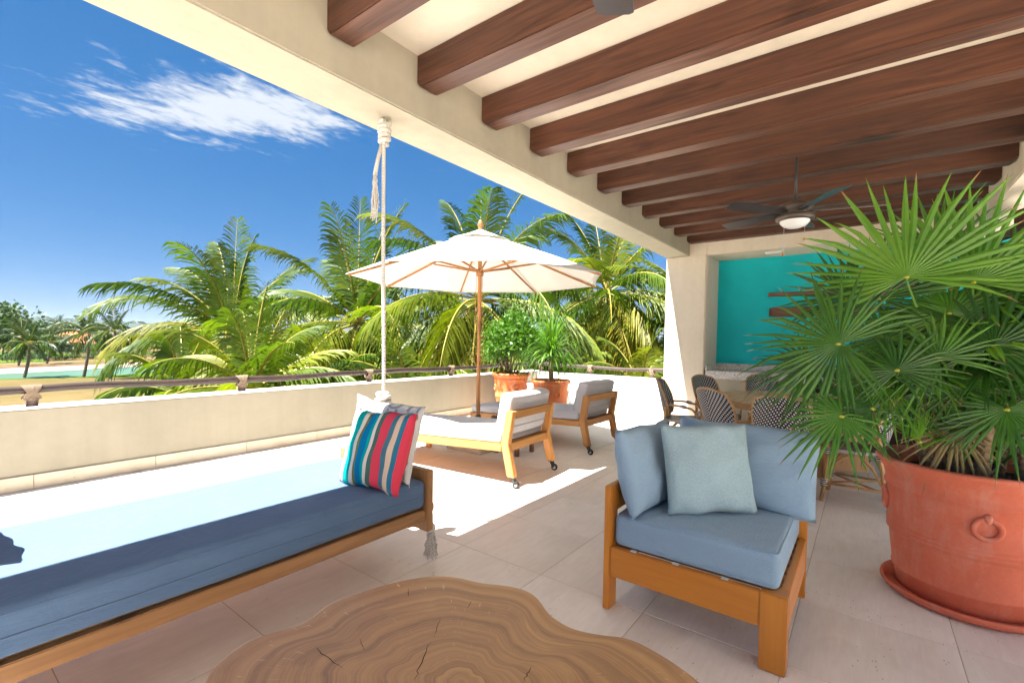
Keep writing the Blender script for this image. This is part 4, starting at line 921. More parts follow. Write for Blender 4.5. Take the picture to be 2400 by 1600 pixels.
# ------------------------------------------------------------------ big red planter with the fan palm
PX, PY = 3.40, -0.455
pl = thing('planter', 'huge red terracotta planter on a saucer at the right edge', 'planter', (PX, PY, 0))
MB().lathe([(0.0, 0.0), (0.29, 0.0), (0.335, 0.012), (0.352, 0.035), (0.350, 0.048), (0.338, 0.050), (0.322, 0.030), (0.0, 0.022)], (PX, PY, 0), 64).build('saucer', 'terracotta_red', pl, smooth=True)
prof = [(0.0, 0.023), (0.27, 0.023), (0.282, 0.03), (0.296, 0.110), (0.304, 0.118), (0.306, 0.128), (0.302, 0.136), (0.320, 0.30), (0.325, 0.318), (0.333, 0.324), (0.333, 0.334), (0.327, 0.339), (0.334, 0.345), (0.334, 0.355), (0.328, 0.361), (0.335, 0.367), (0.335, 0.377), (0.329, 0.383), (0.340, 0.560), (0.346, 0.565), (0.352, 0.572), (0.352, 0.582), (0.346, 0.590), (0.347, 0.615), (0.356, 0.650), (0.374, 0.685), (0.391, 0.705), (0.394, 0.716), (0.388, 0.726), (0.370, 0.728), (0.350, 0.715), (0.338, 0.67), (0.330, 0.60)]
MB().lathe(prof, (PX, PY, 0), 72).build('pot', 'terracotta_red', pl, smooth=True)
MB().lathe([(0.335, 0.640), (0.2, 0.652), (0.0, 0.660)], (PX, PY, 0), 40).build('soil', 'soil', pl, smooth=True)
for ang in (R_(184), R_(4), R_(94), R_(274)):
    d = Vector((math.cos(ang), math.sin(ang), 0)); s_ = Vector((-d.y, d.x, 0)); c = Vector((PX, PY, 0.475))+d*0.337
    MB().tube([c+s_*0.048*math.cos(x)+Vector((0, 0, 0.048*math.sin(x)))+d*0.004 for x in np.linspace(0, 6.28, 25)[:-1]], 0.0125, 10, closed=True).build('ring_handle', 'terracotta_red', pl, smooth=True)
    MB().tube([c+Vector((0, 0, 0.060))-d*0.01, c+Vector((0, 0, 0.050))+d*0.012, c+Vector((0, 0, 0.030))+d*0.018], [0.02, 0.018, 0.006], 8).build('ring_boss', 'terracotta_red', pl, smooth=True)
fp = thing('fan_palm', 'big bushy fan palm with spiky green leaves in the red planter', 'plant', (PX, PY, 0.65))
def fan_leaf(c, nrm, mid, Rr, nseg, spread, root, m='fan_leaf', droop=0.12, cut=0.38, seed=0, width=0.86, tipdroop=0.12):
    """Pleated fan on a stalk: blades fused near the hub, free and pointed beyond."""
    rs = np.random.default_rng(seed); c = Vector(c); n_ = Vector(nrm).normalized(); y = Vector(mid); y = (y-n_*y.dot(n_)).normalized(); x = y.cross(n_)
    mb = MB(); da = spread/nseg; tips = []
    for i in range(nseg):
        th = -spread/2+(i+0.5)*da; e = 1-0.35*(abs(th)/(spread/2))**2.2; L = Rr*e*rs.uniform(0.86, 1.06); cu = cut*rs.uniform(0.85, 1.15)
        d = x*math.sin(th)+y*math.cos(th); s_ = x*math.cos(th)-y*math.sin(th); tw = rs.normal()*0.06; dp = droop*rs.uniform(0.7, 1.3); td = tipdroop*rs.uniform(0.0, 2.0)
        if rs.random() < 0.10: td += 0.22
        rows = []
        for f in (0.0, 0.18, cu, 0.64, 0.90, 1.0):
            hw = min(math.tan(da/2)*L*f*0.99, L*math.tan(da/2)*cu*1.05*width)
            if f > cu: hw = L*math.tan(da/2)*cu*1.05*width*max(0.0, (1-((f-cu)/(1-cu))**1.6))
            p = c+d*L*f+n_*(0.05*L*f*(1-f))+Vector((0, 0, -1))*(dp*L*f*f+td*L*max(0, f-0.55)**2*2.2)+s_*tw*L*f*f
            k = 0.35*hw
            rows.append((p-s_*hw-n_*k, p+n_*k, p+s_*hw-n_*k))
        o = len(mb.v)
        for r in rows[:-1]: mb.v += [tuple(q) for q in r]
        mb.v.append(tuple(rows[-1][1]))
        for j in range(len(rows)-2):
            a = o+3*j; mb.f += [(a, a+1, a+4, a+3), (a+1, a+2, a+5, a+4)]
        a = o+3*(len(rows)-2)
        if rs.random() < 0.45: tips += [len(mb.f), len(mb.f)+1]
        mb.f += [(a, a+1, a+3), (a+1, a+2, a+3)]
    root = Vector(root); mid_ = root.lerp(c, 0.55)+Vector((0, 0, 0.10*(c-root).length*0.5))
    mb.tube([root, root.lerp(mid_, 0.5)+Vector((0, 0, 0.01)), mid_, c-y*0.03+n_*-0.01, c+y*0.012], [0.007, 0.006, 0.0055, 0.005, 0.004], 6)
    h0 = len(mb.f); mb.lathe([(0.0, 0.008), (0.009, 0.004), (0.011, -0.004), (0.0, -0.008)], tuple(c), 8); h1 = len(mb.f)
    ob = mb.build('leaf', m, fp, smooth=False); ob.data.materials.append(M['leaf_tip']); ob.data.materials.append(M['leaf_hub'])
    for i in tips: ob.data.polygons[i].material_index = 1
    for i in range(h0, h1): ob.data.polygons[i].material_index = 2
    return ob
CAMP = Vector((0, 0, CAM_H))
def hero(px, py, dep, Rr, mid_px, nseg=24, spread=300, tilt=(0, 0, 0.2), m='fan_leaf', seed=0, **k):
    """A leaf whose hub sits at a real place, opening towards the lens side and up."""
    c = at(px, py, dep); view = (CAMP-c).normalized(); mid = at(mid_px[0], mid_px[1], dep)-c
    nrm = (view + Vector(tilt)).normalized()
    rt = Vector((PX, PY, 0.70)) + Vector(((c.x-PX)*0.18, (c.y-PY)*0.18, 0.12))
    return fan_leaf(c, nrm, mid, Rr, nseg, R_(spread), rt, m, seed=seed, **k)
hero(2125, 650, 2.30, 0.60, (2110, 560), 28, 235, (0.1, 0.1, 0.30), seed=1, droop=0.0, tipdroop=0.03, width=1.0)
hero(2282, 662, 2.20, 0.58, (2295, 570), 25, 215, (0.2, 0.0, 0.30), seed=2, droop=0.0, tipdroop=0.03, width=1.0)
hero(1965, 806, 2.25, 0.46, (1880, 780), 39, 320, (0.1, 0.2, 0.30), seed=3, droop=0.03)
hero(2103, 868, 2.15, 0.28, (2105, 780), 28, 300, (0, 0, 0.4), seed=4)
hero(1973, 976, 2.10, 0.29, (1930, 1000), 25, 270, (0.0, 0.1, 0.7), seed=5, droop=0.20)
hero(2045, 958, 2.15, 0.37, (1950, 915), 25, 190, (0, 0, 0.8), seed=6, droop=0.0)
hero(2360, 960, 1.98, 0.28, (2365, 1040), 25, 280, (0, 0, 0.6), seed=7, droop=0.15)
hero(2155, 1035, 2.25, 0.27, (2110, 940), 22, 80, (0, 0, 0.1), 'fan_leaf_lime', seed=8, droop=0.0)
hero(2060, 700, 2.45, 0.42, (2030, 620), 28, 280, (0.2, 0.2, 0.3), seed=9, droop=0.0)
hero(2225, 735, 2.25, 0.38, (2190, 680), 30, 300, (0, 0, 0.5), seed=10)
hero(2330, 810, 2.08, 0.42, (2370, 740), 28, 300, (0.1, 0, 0.4), seed=11)
hero(2200, 840, 2.15, 0.34, (2160, 790), 30, 300, (0, 0.1, 0.5), seed=12)
hero(1985, 700, 2.55, 0.40, (1930, 680), 28, 230, (0, 0.3, 0.3), seed=13, droop=0.0)
hero(2075, 790, 2.40, 0.38, (2050, 750), 30, 320, (0, 0, 0.5), seed=14)
hero(2385, 690, 2.25, 0.50, (2400, 600), 25, 240, (0, 0, 0.3), seed=15, droop=0.0)
hero(2200, 600, 2.55, 0.42, (2200, 520), 22, 200, (0, 0, 0.3), seed=17, droop=0.0)
hero(2390, 870, 2.15, 0.36, (2400, 800), 25, 300, (0, 0, 0.5), seed=18)
hero(2150, 930, 2.30, 0.34, (2120, 870), 26, 300, (0, 0, 0.5), seed=31, droop=0.1)
hero(2255, 905, 2.20, 0.34, (2240, 850), 26, 300, (0, 0, 0.5), seed=32, droop=0.1)
hero(2310, 990, 2.25, 0.30, (2290, 930), 22, 280, (0, 0, 0.6), seed=33, droop=0.15)
hero(2080, 905, 2.35, 0.36, (2000, 890), 26, 260, (0, 0.2, 0.5), seed=34, droop=0.08)
hero(1900, 850, 2.40, 0.34, (1850, 870), 26, 240, (0, 0.2, 0.5), seed=35, droop=0.10)
hero(2240, 1010, 2.35, 0.26, (2200, 1060), 22, 250, (0, 0, 0.5), 'fan_leaf_dry', seed=36, droop=0.3)
hero(2345, 745, 2.35, 0.40, (2370, 680), 24, 260, (0, 0, 0.4), seed=37)
rs = np.random.default_rng(4)
for i in range(80):                                                  # the dense inner mass, all round the pot
    a = rs.uniform(0, 6.28); el = rs.uniform(0.15, 1.25); rad = rs.uniform(0.30, 0.62)
    d = Vector((math.cos(a)*math.cos(el), math.sin(a)*math.cos(el), math.sin(el))); c = Vector((PX+0.05, PY-0.05, 0.90))+Vector((d.x*rad*0.85, d.y*rad*0.85, d.z*rad*1.15+0.10))
    nrm = (Vector((d.x*0.5, d.y*0.5, 0.8))+Vector(rs.normal(size=3))*0.25); mid = Vector((d.x, d.y, 0.25+0.4*math.sin(el)))
    fan_leaf(c, nrm, mid, rs.uniform(0.26, 0.42), int(rs.integers(20, 30)), R_(rs.uniform(200, 310)), (PX+d.x*0.12, PY+d.y*0.12, 0.74), 'fan_leaf', rs.uniform(0.0, 0.12), seed=100+i)
for i in range(9):
    a = i*2.4; r = 0.05+0.02*i; x, y = PX+r*math.cos(a), PY+r*math.sin(a); h = rs.uniform(0.16, 0.42)
    MB().tube([(x, y, 0.63), (x+0.03*math.cos(a), y+0.03*math.sin(a), 0.66+h*0.5), (x+0.06*math.cos(a), y+0.06*math.sin(a), 0.66+h)], [0.034, 0.030, 0.018], 9).build('stem', 'fibre', fp, smooth=True)
    mb = MB()
    for k in range(26):
        b = rs.uniform(0, 6.28); z = rs.uniform(0.67, 0.66+h); p = Vector((x+0.03*math.cos(a)+0.028*math.cos(b), y+0.03*math.sin(a)+0.028*math.sin(b), z)); q = p+Vector((0.03*math.cos(b+0.5), 0.03*math.sin(b+0.5), rs.uniform(0.02, 0.07)))
        mb.tube([p, (p+q)/2+Vector((0.006, 0, 0)), q], [0.0035, 0.003, 0.001], 4, caps=False)
    stuff(mb.build('stem_fibre', 'fibre', fp))

# ------------------------------------------------------------------ two terracotta pots in the corner
def pot(label, x, y, h, r, rb):
    t = thing('plant_pot', label, 'plant pot', (x, y, 0))
    wob = lambda a, z: 0.012*math.sin(a*36) if z > h-0.062 and z < h-0.002 else 0
    pf = [(0.0, 0.0), (rb, 0.0), (rb+0.004, 0.02), (rb+0.05*r, h*0.30), (rb+0.10*r, h*0.42), (r*0.80, h*0.43), (r*0.815, h*0.45), (r*0.80, h*0.47), (r*0.84, h*0.72), (r*0.87, h*0.83), (r*0.885, h*0.84), (r*0.89, h*0.86), (r*0.88, h*0.875), (r*0.93, h-0.064), (r*0.975, h-0.055), (r, h-0.035), (r*0.995, h-0.015), (r*0.96, h-0.004), (r*0.91, h-0.006), (r*0.88, h-0.05), (r*0.86, h-0.12)]
    MB().lathe(pf, (x, y, 0), 108, wob).build('pot', 'terracotta_orange', t, smooth=True)
    MB().lathe([(r*0.87, h-0.075), (0.0, h-0.055)], (x, y, 0), 30).build('soil', 'soil', t, smooth=True)
    for ang in (R_(236), R_(56), R_(326), R_(146)):
        d = Vector((math.cos(ang), math.sin(ang), 0)); s_ = Vector((-d.y, d.x, 0)); c = Vector((x, y, h*0.66))+d*(r*0.815)
        MB().tube([c+s_*0.043*math.cos(q)+Vector((0, 0, 0.043*math.sin(q)))+d*0.010 for q in np.linspace(0, 6.28, 21)[:-1]], 0.014, 8, closed=True).build('ring_handle', 'terracotta_orange', t, smooth=True)
        MB().lathe([(0.026, -0.01), (0.022, 0.012), (0.0, 0.018)], (0, 0, 0), 14)
    return t
PA = (6.70, 5.08, 0.755, 0.345, 0.235); PB = (6.60, 4.17, 0.69, 0.33, 0.19)
pot('orange terracotta pot holding the leafy shrub, in the terrace corner', *PA)
pot('orange terracotta pot holding the grassy ponytail palm, right of the shrub pot', *PB)
def leaf_cloud(name, m, parent, pts, size, seed=0, flat=0.6, ratio=2.2):
    """Many small pointed leaves at the given points."""
    rs = np.random.default_rng(seed); n = len(pts); P = np.asarray(pts, float)
    d = rs.normal(size=(n, 3)); d /= np.linalg.norm(d, axis=1, keepdims=True)
    up = rs.normal(size=(n, 3))*flat+np.array([0, 0, 1.0]); s_ = np.cross(d, up); s_ /= np.linalg.norm(s_, axis=1, keepdims=True)
    L = (size*rs.uniform(0.6, 1.25, (n, 1))); W_ = L/ratio; nn = np.cross(s_, d)
    V = np.stack([P-d*L*0.5, P+s_*W_*0.5-nn*W_*0.12, P+d*L*0.5, P-s_*W_*0.5-nn*W_*0.12], 1).reshape(-1, 3)
    me = bpy.data.meshes.new(name); Fc = np.arange(n*4).reshape(n, 4)
    me.vertices.add(n*4); me.vertices.foreach_set('co', V.ravel()); me.loops.add(n*4); me.loops.foreach_set('vertex_index', Fc.ravel().astype(np.int32))
    me.polygons.add(n); me.polygons.foreach_set('loop_start', (np.arange(n)*4).astype(np.int32)); me.polygons.foreach_set('loop_total', np.full(n, 4, np.int32)); me.update(calc_edges=True); me.validate()
    me.materials.append(M[m]); o = bpy.data.objects.new(name, me); COL.objects.link(o)
    if parent is not None: o.parent = parent; o.matrix_parent_inverse = world_inv(parent)
    return o
def blob_points(n, c, r, seed, clumps=14, shell=0.55):
    rs = np.random.default_rng(seed); cc = rs.normal(size=(clumps, 3)); cc /= np.linalg.norm(cc, axis=1, keepdims=True); cc *= rs.uniform(shell, 0.95, (clumps, 1))*np.asarray(r)
    k = rs.integers(0, clumps, n); p = cc[k]+rs.normal(size=(n, 3))*np.asarray(r)*0.20; return p+np.asarray(c)
sh = thing('shrub', 'bright green small-leaved shrub growing in the corner pot', 'shrub', (PA[0], PA[1], 0.69))
sc_ = (PA[0]+0.04, PA[1]-0.02, 1.36)
o = stuff(leaf_cloud('foliage', 'shrub_leaf', sh, blob_points(7500, sc_, (0.60, 0.60, 0.46), 3, 44, 0.30), 0.070, 3, 0.8, 1.9))
rs = np.random.default_rng(8)
for i in range(22):
    a = rs.uniform(0, 6.28); d = Vector((math.cos(a), math.sin(a), 0)); b = Vector((PA[0], PA[1], 0.69))+d*rs.uniform(0, 0.12); e = Vector(sc_)+Vector((d.x*rs.uniform(0.1, 0.5), d.y*rs.uniform(0.1, 0.5), rs.uniform(-0.35, 0.3)))
    MB().tube([b, b.lerp(e, 0.35)+d*0.04, b.lerp(e, 0.7)+Vector((0, 0, 0.03)), e], [0.013, 0.010, 0.007, 0.003], 6).build('branch', 'bark', sh, smooth=True)
pt = thing('ponytail_palm', 'ponytail palm with long arching grassy leaves in the second pot', 'plant', (PB[0], PB[1], 0.62))
tx, ty, tz0 = PB[0], PB[1], 1.10
MB().tube([(tx, ty, 0.60), (tx+0.01, ty, 0.72), (tx, ty+0.008, 0.9), (tx, ty, tz0)], [0.062, 0.045, 0.036, 0.034], 12).build('trunk', 'bark', pt, smooth=True)
mb = MB(); rs = np.random.default_rng(11)
for i in range(380):
    a = rs.uniform(0, 6.28); el = R_(rs.uniform(0, 88)); L = rs.uniform(0.6, 0.95); d = Vector((math.cos(a)*math.cos(el), math.sin(a)*math.cos(el), math.sin(el))); s_ = Vector((-math.sin(a), math.cos(a), 0)); p = Vector((tx, ty, tz0+rs.uniform(-0.06, 0.10)))+d*0.02; w = rs.uniform(0.006, 0.010)
    g = rs.uniform(1.4, 3.4)*(1.15-0.78*(el/1.57)); n = 9; o = len(mb.v); v = d.copy()
    for k in range(n+1):
        f = k/n; ww = w*(1-f**3)*(0.6+0.4*min(1, f*5)); mb.v += [tuple(p-s_*ww), tuple(p+s_*ww)]
        v = (v+Vector((0, 0, -g/n*(0.4+1.4*f)))).normalized(); p = p+v*L/n
    mb.f += [(o+2*k, o+2*k+1, o+2*k+3, o+2*k+2) for k in range(n)]
stuff(mb.build('foliage', 'strap_leaf', pt))
# ------------------------------------------------------------------ the land beyond: ground, lake, shore, far bank
GZ = -4.2
def gz(px, py, z=GZ):
    d = FWD + RGT*((px-CX)/F_PX) + DWN*((py-CY)/F_PX); t = (z-CAM_H)/d.z; return Vector((d.x*t, d.y*t, z))
def ground_mat():
    m = mat('dry_grass', 0.95, 0.05); n = N(m); v = n.coord('Position')
    a = n.noise(v, 0.05, 6, 0.6); b = n.noise(v, 0.6, 5, 0.65); c = n.noise(v, 5.0, 4, 0.6)
    f = n.math('ADD', n.math('ADD', n.math('MULTIPLY', a, 0.5), n.math('MULTIPLY', b, 0.3)), n.math('MULTIPLY', c, 0.2))
    n.color(n.ramp(f, [(0.36, (0.058, 0.066, 0.020)), (0.44, (0.100, 0.078, 0.030)), (0.54, (0.135, 0.098, 0.042)), (0.68, (0.175, 0.130, 0.064))])); n.bump(n.math('ADD', b, c), 0.5, 0.05); M['dry_grass'] = m
ground_mat()
simple('lawn', (0.075, 0.125, 0.016), 0.95, 0.05, vary=0.35, scale=0.3, kind='Position'); simple('sand', (0.30, 0.25, 0.20), 0.95, 0.05, vary=0.2, scale=0.25, kind='Position')
simple('earth', (0.12, 0.075, 0.045), 0.95, 0.05, vary=0.35, scale=0.5, kind='Position'); simple('path', (0.21, 0.14, 0.085), 0.95, 0.05, vary=0.15, scale=0.5, kind='Position')
def water():
    m = mat('water', 0.35, 0.25); n = N(m); n.color((0.07, 0.135, 0.085)); a = n.noise(n.coord('Position', (0.35, 1.6, 1)), 2.2, 4, 0.6); n.bump(a, 0.35, 0.05); M['water'] = m
water()
G = MB(); xs = [-5000, -2000, -800, -300, -120, -50, -20, 0, 20, 40, 60, 80, 120, 200, 400, 900, 2500, 6000]; ys = [-1500, -400, -100, -30, 0, 20, 40, 60, 80, 100, 120, 160, 220, 350, 600, 1200, 3000, 8000]
G.v = [(x, y, GZ) for y in ys for x in xs]; nx = len(xs); G.f = [(j*nx+i, j*nx+i+1, (j+1)*nx+i+1, (j+1)*nx+i) for j in range(len(ys)-1) for i in range(nx-1)]
structure(G.build('ground', 'dry_grass'))
def strip(name, m, near, far, dz, wob=0.4, seed=0):
    """A sheet between two shorelines."""
    rs = np.random.default_rng(seed); ph = rs.uniform(0, 6, 4)
    def line(P, k):
        out = []
        for i in range(len(P)-1):
            for f in np.linspace(0, 1, 24, endpoint=False):
                p = Vector(P[i]).lerp(Vector(P[i+1]), f); out.append(Vector((p.x, p.y+wob*(math.sin(p.x*0.35+ph[k])+0.6*math.sin(p.x*0.9+ph[k+1])), GZ+dz)))
        return out
    a, b = line(near, 0), line(far, 2); n = min(len(a), len(b)); mb = MB(); mb.v = [tuple(p) for p in a[:n]]+[tuple(p) for p in b[:n]]; mb.f = [(i, i+1, n+i+1, n+i) for i in range(n-1)]
    return structure(mb.build(name, m))
def pts(*p): return [tuple(gz(x, y)) for x, y in p]
far_left = [(-160, 76, GZ)]
strip('lawn', 'lawn', [(-160, 84, GZ)]+pts((0, 890), (200, 886), (330, 884))+[(70, 60, GZ)], [(-160, 86, GZ)]+pts((0, 886), (200, 876), (330, 868))+[(80, 90, GZ)], 0.01, 0.5, 1)
strip('lake', 'water', [(-160, 86, GZ)]+pts((0, 888), (210, 882), (330, 876))+[(90, 82, GZ)], [(-160, 100, GZ)]+pts((0, 876), (200, 866), (380, 855))+[(120, 150, GZ)], 0.03, 0.4, 2)
strip('shore_sand', 'sand', [(-160, 99, GZ)]+pts((0, 876.6), (200, 866.5), (380, 855.4))+[(120, 149, GZ)], [(-160, 116, GZ)]+pts((0, 864), (200, 856), (380, 846))+[(130, 190, GZ)], 0.06, 0.6, 3)
strip('earth_bank', 'earth', [(-160, 115.5, GZ)]+pts((0, 864.3), (200, 856.3), (380, 846.3))+[(130, 189, GZ)], [(-160, 119, GZ)]+pts((0, 861.5), (200, 854), (380, 844.5))+[(132, 195, GZ)], 0.12, 0.5, 4)
strip('footpath', 'path', [(-160, 128, GZ)]+pts((0, 856), (200, 848), (380, 838))+[(140, 235, GZ)], [(-160, 133, GZ)]+pts((0, 853.6), (200, 846), (380, 836.4))+[(143, 245, GZ)], 0.05, 0.3, 5)
strip('lawn', 'lawn', [(-160, 150, GZ)]+pts((-60, 852), (60, 850), (118, 847)), [(-160, 230, GZ)]+pts((-60, 826), (60, 824), (118, 828)), 0.05, 0.5, 6)
# far blue range
mb = MB(); A = gz(-700, 800, GZ); rs = np.random.default_rng(5)
dv = [(-900, 762), (-600, 755), (-350, 752), (-150, 750), (0, 746), (60, 744), (105, 742), (140, 744), (180, 747), (240, 750), (320, 756), (420, 766), (560, 775), (760, 783), (1000, 790)]
D = 3600
ridge = []
for i in range(len(dv)-1):
    for f in np.linspace(0, 1, 8, endpoint=False):
        px = dv[i][0]+(dv[i+1][0]-dv[i][0])*f; py = dv[i][1]+(dv[i+1][1]-dv[i][1])*f+rs.normal()*0.35; ridge.append(at(px, py, D))
n = len(ridge)
for k, (h, back) in enumerate(((0.0, -600), (0.35, -340), (0.72, -120), (1.0, 0), (0.5, 500), (0.0, 1000))):
    for q in ridge:
        o_ = Vector((q.x, q.y, 0)).normalized(); mb.v.append((q.x+o_.x*back, q.y+o_.y*back, GZ+(q.z-GZ)*h*(1+0.04*rs.normal())))
mb.f = [(k*n+i, k*n+i+1, (k+1)*n+i+1, (k+1)*n+i) for k in range(5) for i in range(n-1)]
simple('hill_scrub', (0.045, 0.060, 0.040), 0.95, 0.05, vary=0.3, scale=0.004, kind='Position')
structure(mb.build('far_hills', 'hill_scrub', smooth=True))

# ------------------------------------------------------------------ house across the lake
def house():
    c = gz(186, 826); r = Vector((RGT.x, RGT.y, 0)).normalized(); f = Vector((FWD.x, FWD.y, 0)).normalized()
    t = thing('house', 'cream house with orange tiled roofs across the lake', 'house', c)
    mt_ = Matrix.Translation(c) @ Matrix(((r.x, f.x, 0, 0), (r.y, f.y, 0, 0), (0, 0, 1, 0), (0, 0, 0, 1)))
    simple('house_wall', (0.36, 0.31, 0.22), 0.9, 0.1, vary=0.1, scale=0.4); simple('house_glass', (0.03, 0.035, 0.04), 0.15, 0.5); simple('house_brown', (0.10, 0.07, 0.05), 0.9, 0.1)  # dark brown serves the window surrounds and the door
    m = mat('roof_tiles', 0.85, 0.1); n = N(m); w = n.new('ShaderNodeTexWave'); w.inputs['Scale'].default_value = 1.2; n.lk(n.coord('Object'), w.inputs['Vector']); a = n.noise(n.coord('Object'), 1.5, 4)
    n.color(n.ramp(n.math('ADD', n.math('MULTIPLY', w.outputs[1], 0.3), n.math('MULTIPLY', a, 0.7)), [(0.3, (0.30, 0.095, 0.04)), (0.7, (0.48, 0.18, 0.085))])); M['roof_tiles'] = m
    B = lambda b, nm, m, par=t: MB().box(*b, mt_).build(nm, m, par)
    def hip(x0, x1, y0, y1, z, h, inset, nm='roof'):
        p = [(x0, y0, z), (x1, y0, z), (x1, y1, z), (x0, y1, z), (x0+inset, (y0+y1)/2, z+h), (x1-inset, (y0+y1)/2, z+h)]
        p = p+[(x, y, z-0.18) for x, y, _ in p[:4]]
        mb = MB(); mb.add([mt_ @ Vector(q) for q in p], [(0, 1, 5, 4), (1, 2, 5), (2, 3, 4, 5), (3, 0, 4), (6, 7, 1, 0), (7, 8, 2, 1), (8, 9, 3, 2), (9, 6, 0, 3), (9, 8, 7, 6)]); return mb.build(nm, 'roof_tiles', t)
    wl1 = B((-6.5, 2.0, 0, 8, 0, 3.0), 'wall', 'house_wall'); hip(-7.2, 2.6, -0.8, 8.8, 3.05, 2.4, 3.4)
    wl2 = B((2.1, 6.2, 0.8, 8, 0, 2.7), 'wall', 'house_wall'); B((2.0, 6.6, 0.4, 8.4, 2.72, 2.95), 'parapet', 'house_wall')
    B((-14, -6.6, 6, 14, 0, 4.6), 'wall', 'house_wall'); hip(-14.8, -5.8, 5.2, 14.8, 4.65, 2.0, 3.2)
    for (xa, xb, za, zb) in ((-5.6, -4.4, 0.1, 2.2), (-3.4, -1.8, 0.1, 2.3), (-0.9, -0.3, 0.1, 2.2), (0.6, 1.2, 0.3, 1.9)):
        w_ = B((xa, xb, -0.06, -0.01, za, zb), 'window', 'house_brown', wl1); B((xa+0.12, xb-0.12, -0.09, -0.065, za+0.12, zb-0.12), 'pane', 'house_glass', wl1)
    for xx in (-6.2, -1.4, 1.9): B((xx-0.16, xx+0.16, -0.5, -0.2, 0, 2.9), 'porch_post', 'house_wall')
    B((3.2, 3.6, 0.70, 0.79, 0, 2.0), 'door', 'house_brown', wl2)
    return t
house()

# ------------------------------------------------------------------ trees and hedges on the far bank
def bush(label, px, py, w, h, m, seed, kind='bush', cat='bush', group='bushes on the far bank', n=900, leafsz=None):
    c = gz(px, py); t = thing(kind, label, cat, c, group=group)
    leaf_cloud('foliage', m, t, blob_points(n, (c.x, c.y, c.z+h*0.5), (w/2, w/2, h*0.5), seed, 16, 0.3), leafsz or max(0.25, h*0.11), seed, 1.0, 1.4)['kind'] = 'stuff'
    for k in range(3):
        a = k*2.1; MB().tube([(c.x+0.1*math.cos(a), c.y+0.1*math.sin(a), GZ-0.1), (c.x+w*0.16*math.cos(a), c.y+w*0.16*math.sin(a), GZ+h*0.55)], [0.09, 0.03], 6).build('stem', 'bark', t)
    return t
def tree(label, px, py, w, h, m, seed, n=2200):
    c = gz(px, py); t = thing('broadleaf_tree', label, 'tree', c, group='trees on the far bank')
    leaf_cloud('crown', m, t, blob_points(n, (c.x, c.y, c.z+h*0.60), (w/2, w/2, h*0.42), seed, 26, 0.3), h*0.075, seed, 1.0, 1.4)
    MB().tube([(c.x, c.y, GZ-0.2), (c.x+0.2, c.y, GZ+h*0.3), (c.x-0.1, c.y+0.1, GZ+h*0.7)], [h*0.035, h*0.026, h*0.01], 8).build('trunk', 'bark', t, smooth=True)
    for k in range(4):
        a = k*1.6+seed; MB().tube([(c.x+0.1, c.y, GZ+h*0.3), (c.x+w*0.25*math.cos(a), c.y+w*0.25*math.sin(a), GZ+h*0.62)], [h*0.016, h*0.005], 6).build('limb', 'bark', t)
for i, (px, py, w, h, m, lb) in enumerate([
    (-10, 840, 17, 11.5, 'bush_dark', 'tall dark green tree at the left edge beyond the lake'),
    (40, 834, 12, 8.0, 'bush_dark', 'dark green tree just left of the far house, behind the leaning palm'),
    (92, 832, 11, 6.2, 'bush_dark', 'rounded dark tree directly left of the orange-roofed house'),
    (128, 830, 9, 5.0, 'bush_dark', 'low dark tree overlapping the left corner of the far house'),
    (250, 822, 16, 6.5, 'bush_dark', 'dark tree right of the far house behind the slim palms'),
    (330, 824, 15, 6.0, 'bush_light', 'mid green tree on the far slope behind the drooping yellow frond'),
    (-90, 836, 17, 12, 'bush_dark', 'dark tree on the far bank, outside the picture on the left'),
    (150, 812, 30, 11, 'bush_dark', 'wide hazy tree behind the orange-roofed house'),
    (30, 812, 30, 12, 'bush_dark', 'broad hazy tree farthest left below the blue hills')]): tree(lb, px, py, w, h, m, 30+i)
for i, (px, py, w, h, m, lb) in enumerate([
    (20, 848, 9, 1.9, 'bush_dark', 'long low dark hedge on the far lawn at the left edge'), (70, 846, 8, 1.9, 'bush_dark', 'low dark hedge clump on the far lawn beside the leaning palm'),
    (108, 845, 5, 2.2, 'bush_light', 'olive green bush on the far lawn below the dark trees'), (132, 844, 4.5, 1.7, 'bush_light', 'yellowish bush on the far bank left of the house'),
    (152, 843, 4.5, 1.6, 'bush_dark', 'small dark bush on the far bank in front of the house'), (172, 842, 4, 1.2, 'bush_dark', 'small low bush on the bank left of the slim palm'),
    (170, 830, 5, 1.6, 'bush_light', 'green shrub at the foot of the far house wall'), (216, 829, 5.5, 3.4, 'bush_dark', 'dark shrub against the right wall of the far house'),
    (212, 841, 4.5, 1.6, 'bush_dark', 'bush on the far bank right of the slim palm trunk'), (290, 838, 10, 1.4, 'bush_dark', 'long dark shrub strip on the far slope'),
    (345, 836, 10, 1.3, 'bush_light', 'low shrub strip at the right end of the far slope')]): bush(lb, px, py, w, h, m, 60+i)
rs = np.random.default_rng(77)
mass = []; mass2 = []
for i in range(70):                                                   # the far wood that closes the view on every side
    px = 400+i*30; py = 806+rs.uniform(2, 9)+(px-400)*0.0135; c = gz(px, py); d_ = math.hypot(c.x, c.y)
    if d_ > 420: c = Vector((c.x*420/d_, c.y*420/d_, GZ)); d_ = 420
    w = d_*0.07; h = d_*rs.uniform(0.016, 0.030)+1.5
    (mass if i % 3 else mass2).append(blob_points(420, (c.x, c.y, GZ+h*0.5), (w/2, w/2, h*0.6), 200+i, 10, 0.3))
for nm, mm, ms in (('far_wood', 'bush_dark', mass), ('far_wood', 'bush_light', mass2)):
    stuff(tag(leaf_cloud(nm, mm, None, np.concatenate(ms), 2.0, 9, 1.0, 1.4), 'far-off wood along the horizon behind the palms' if mm == 'bush_dark' else 'lighter far-off scrub along the horizon behind the palms', 'trees'))

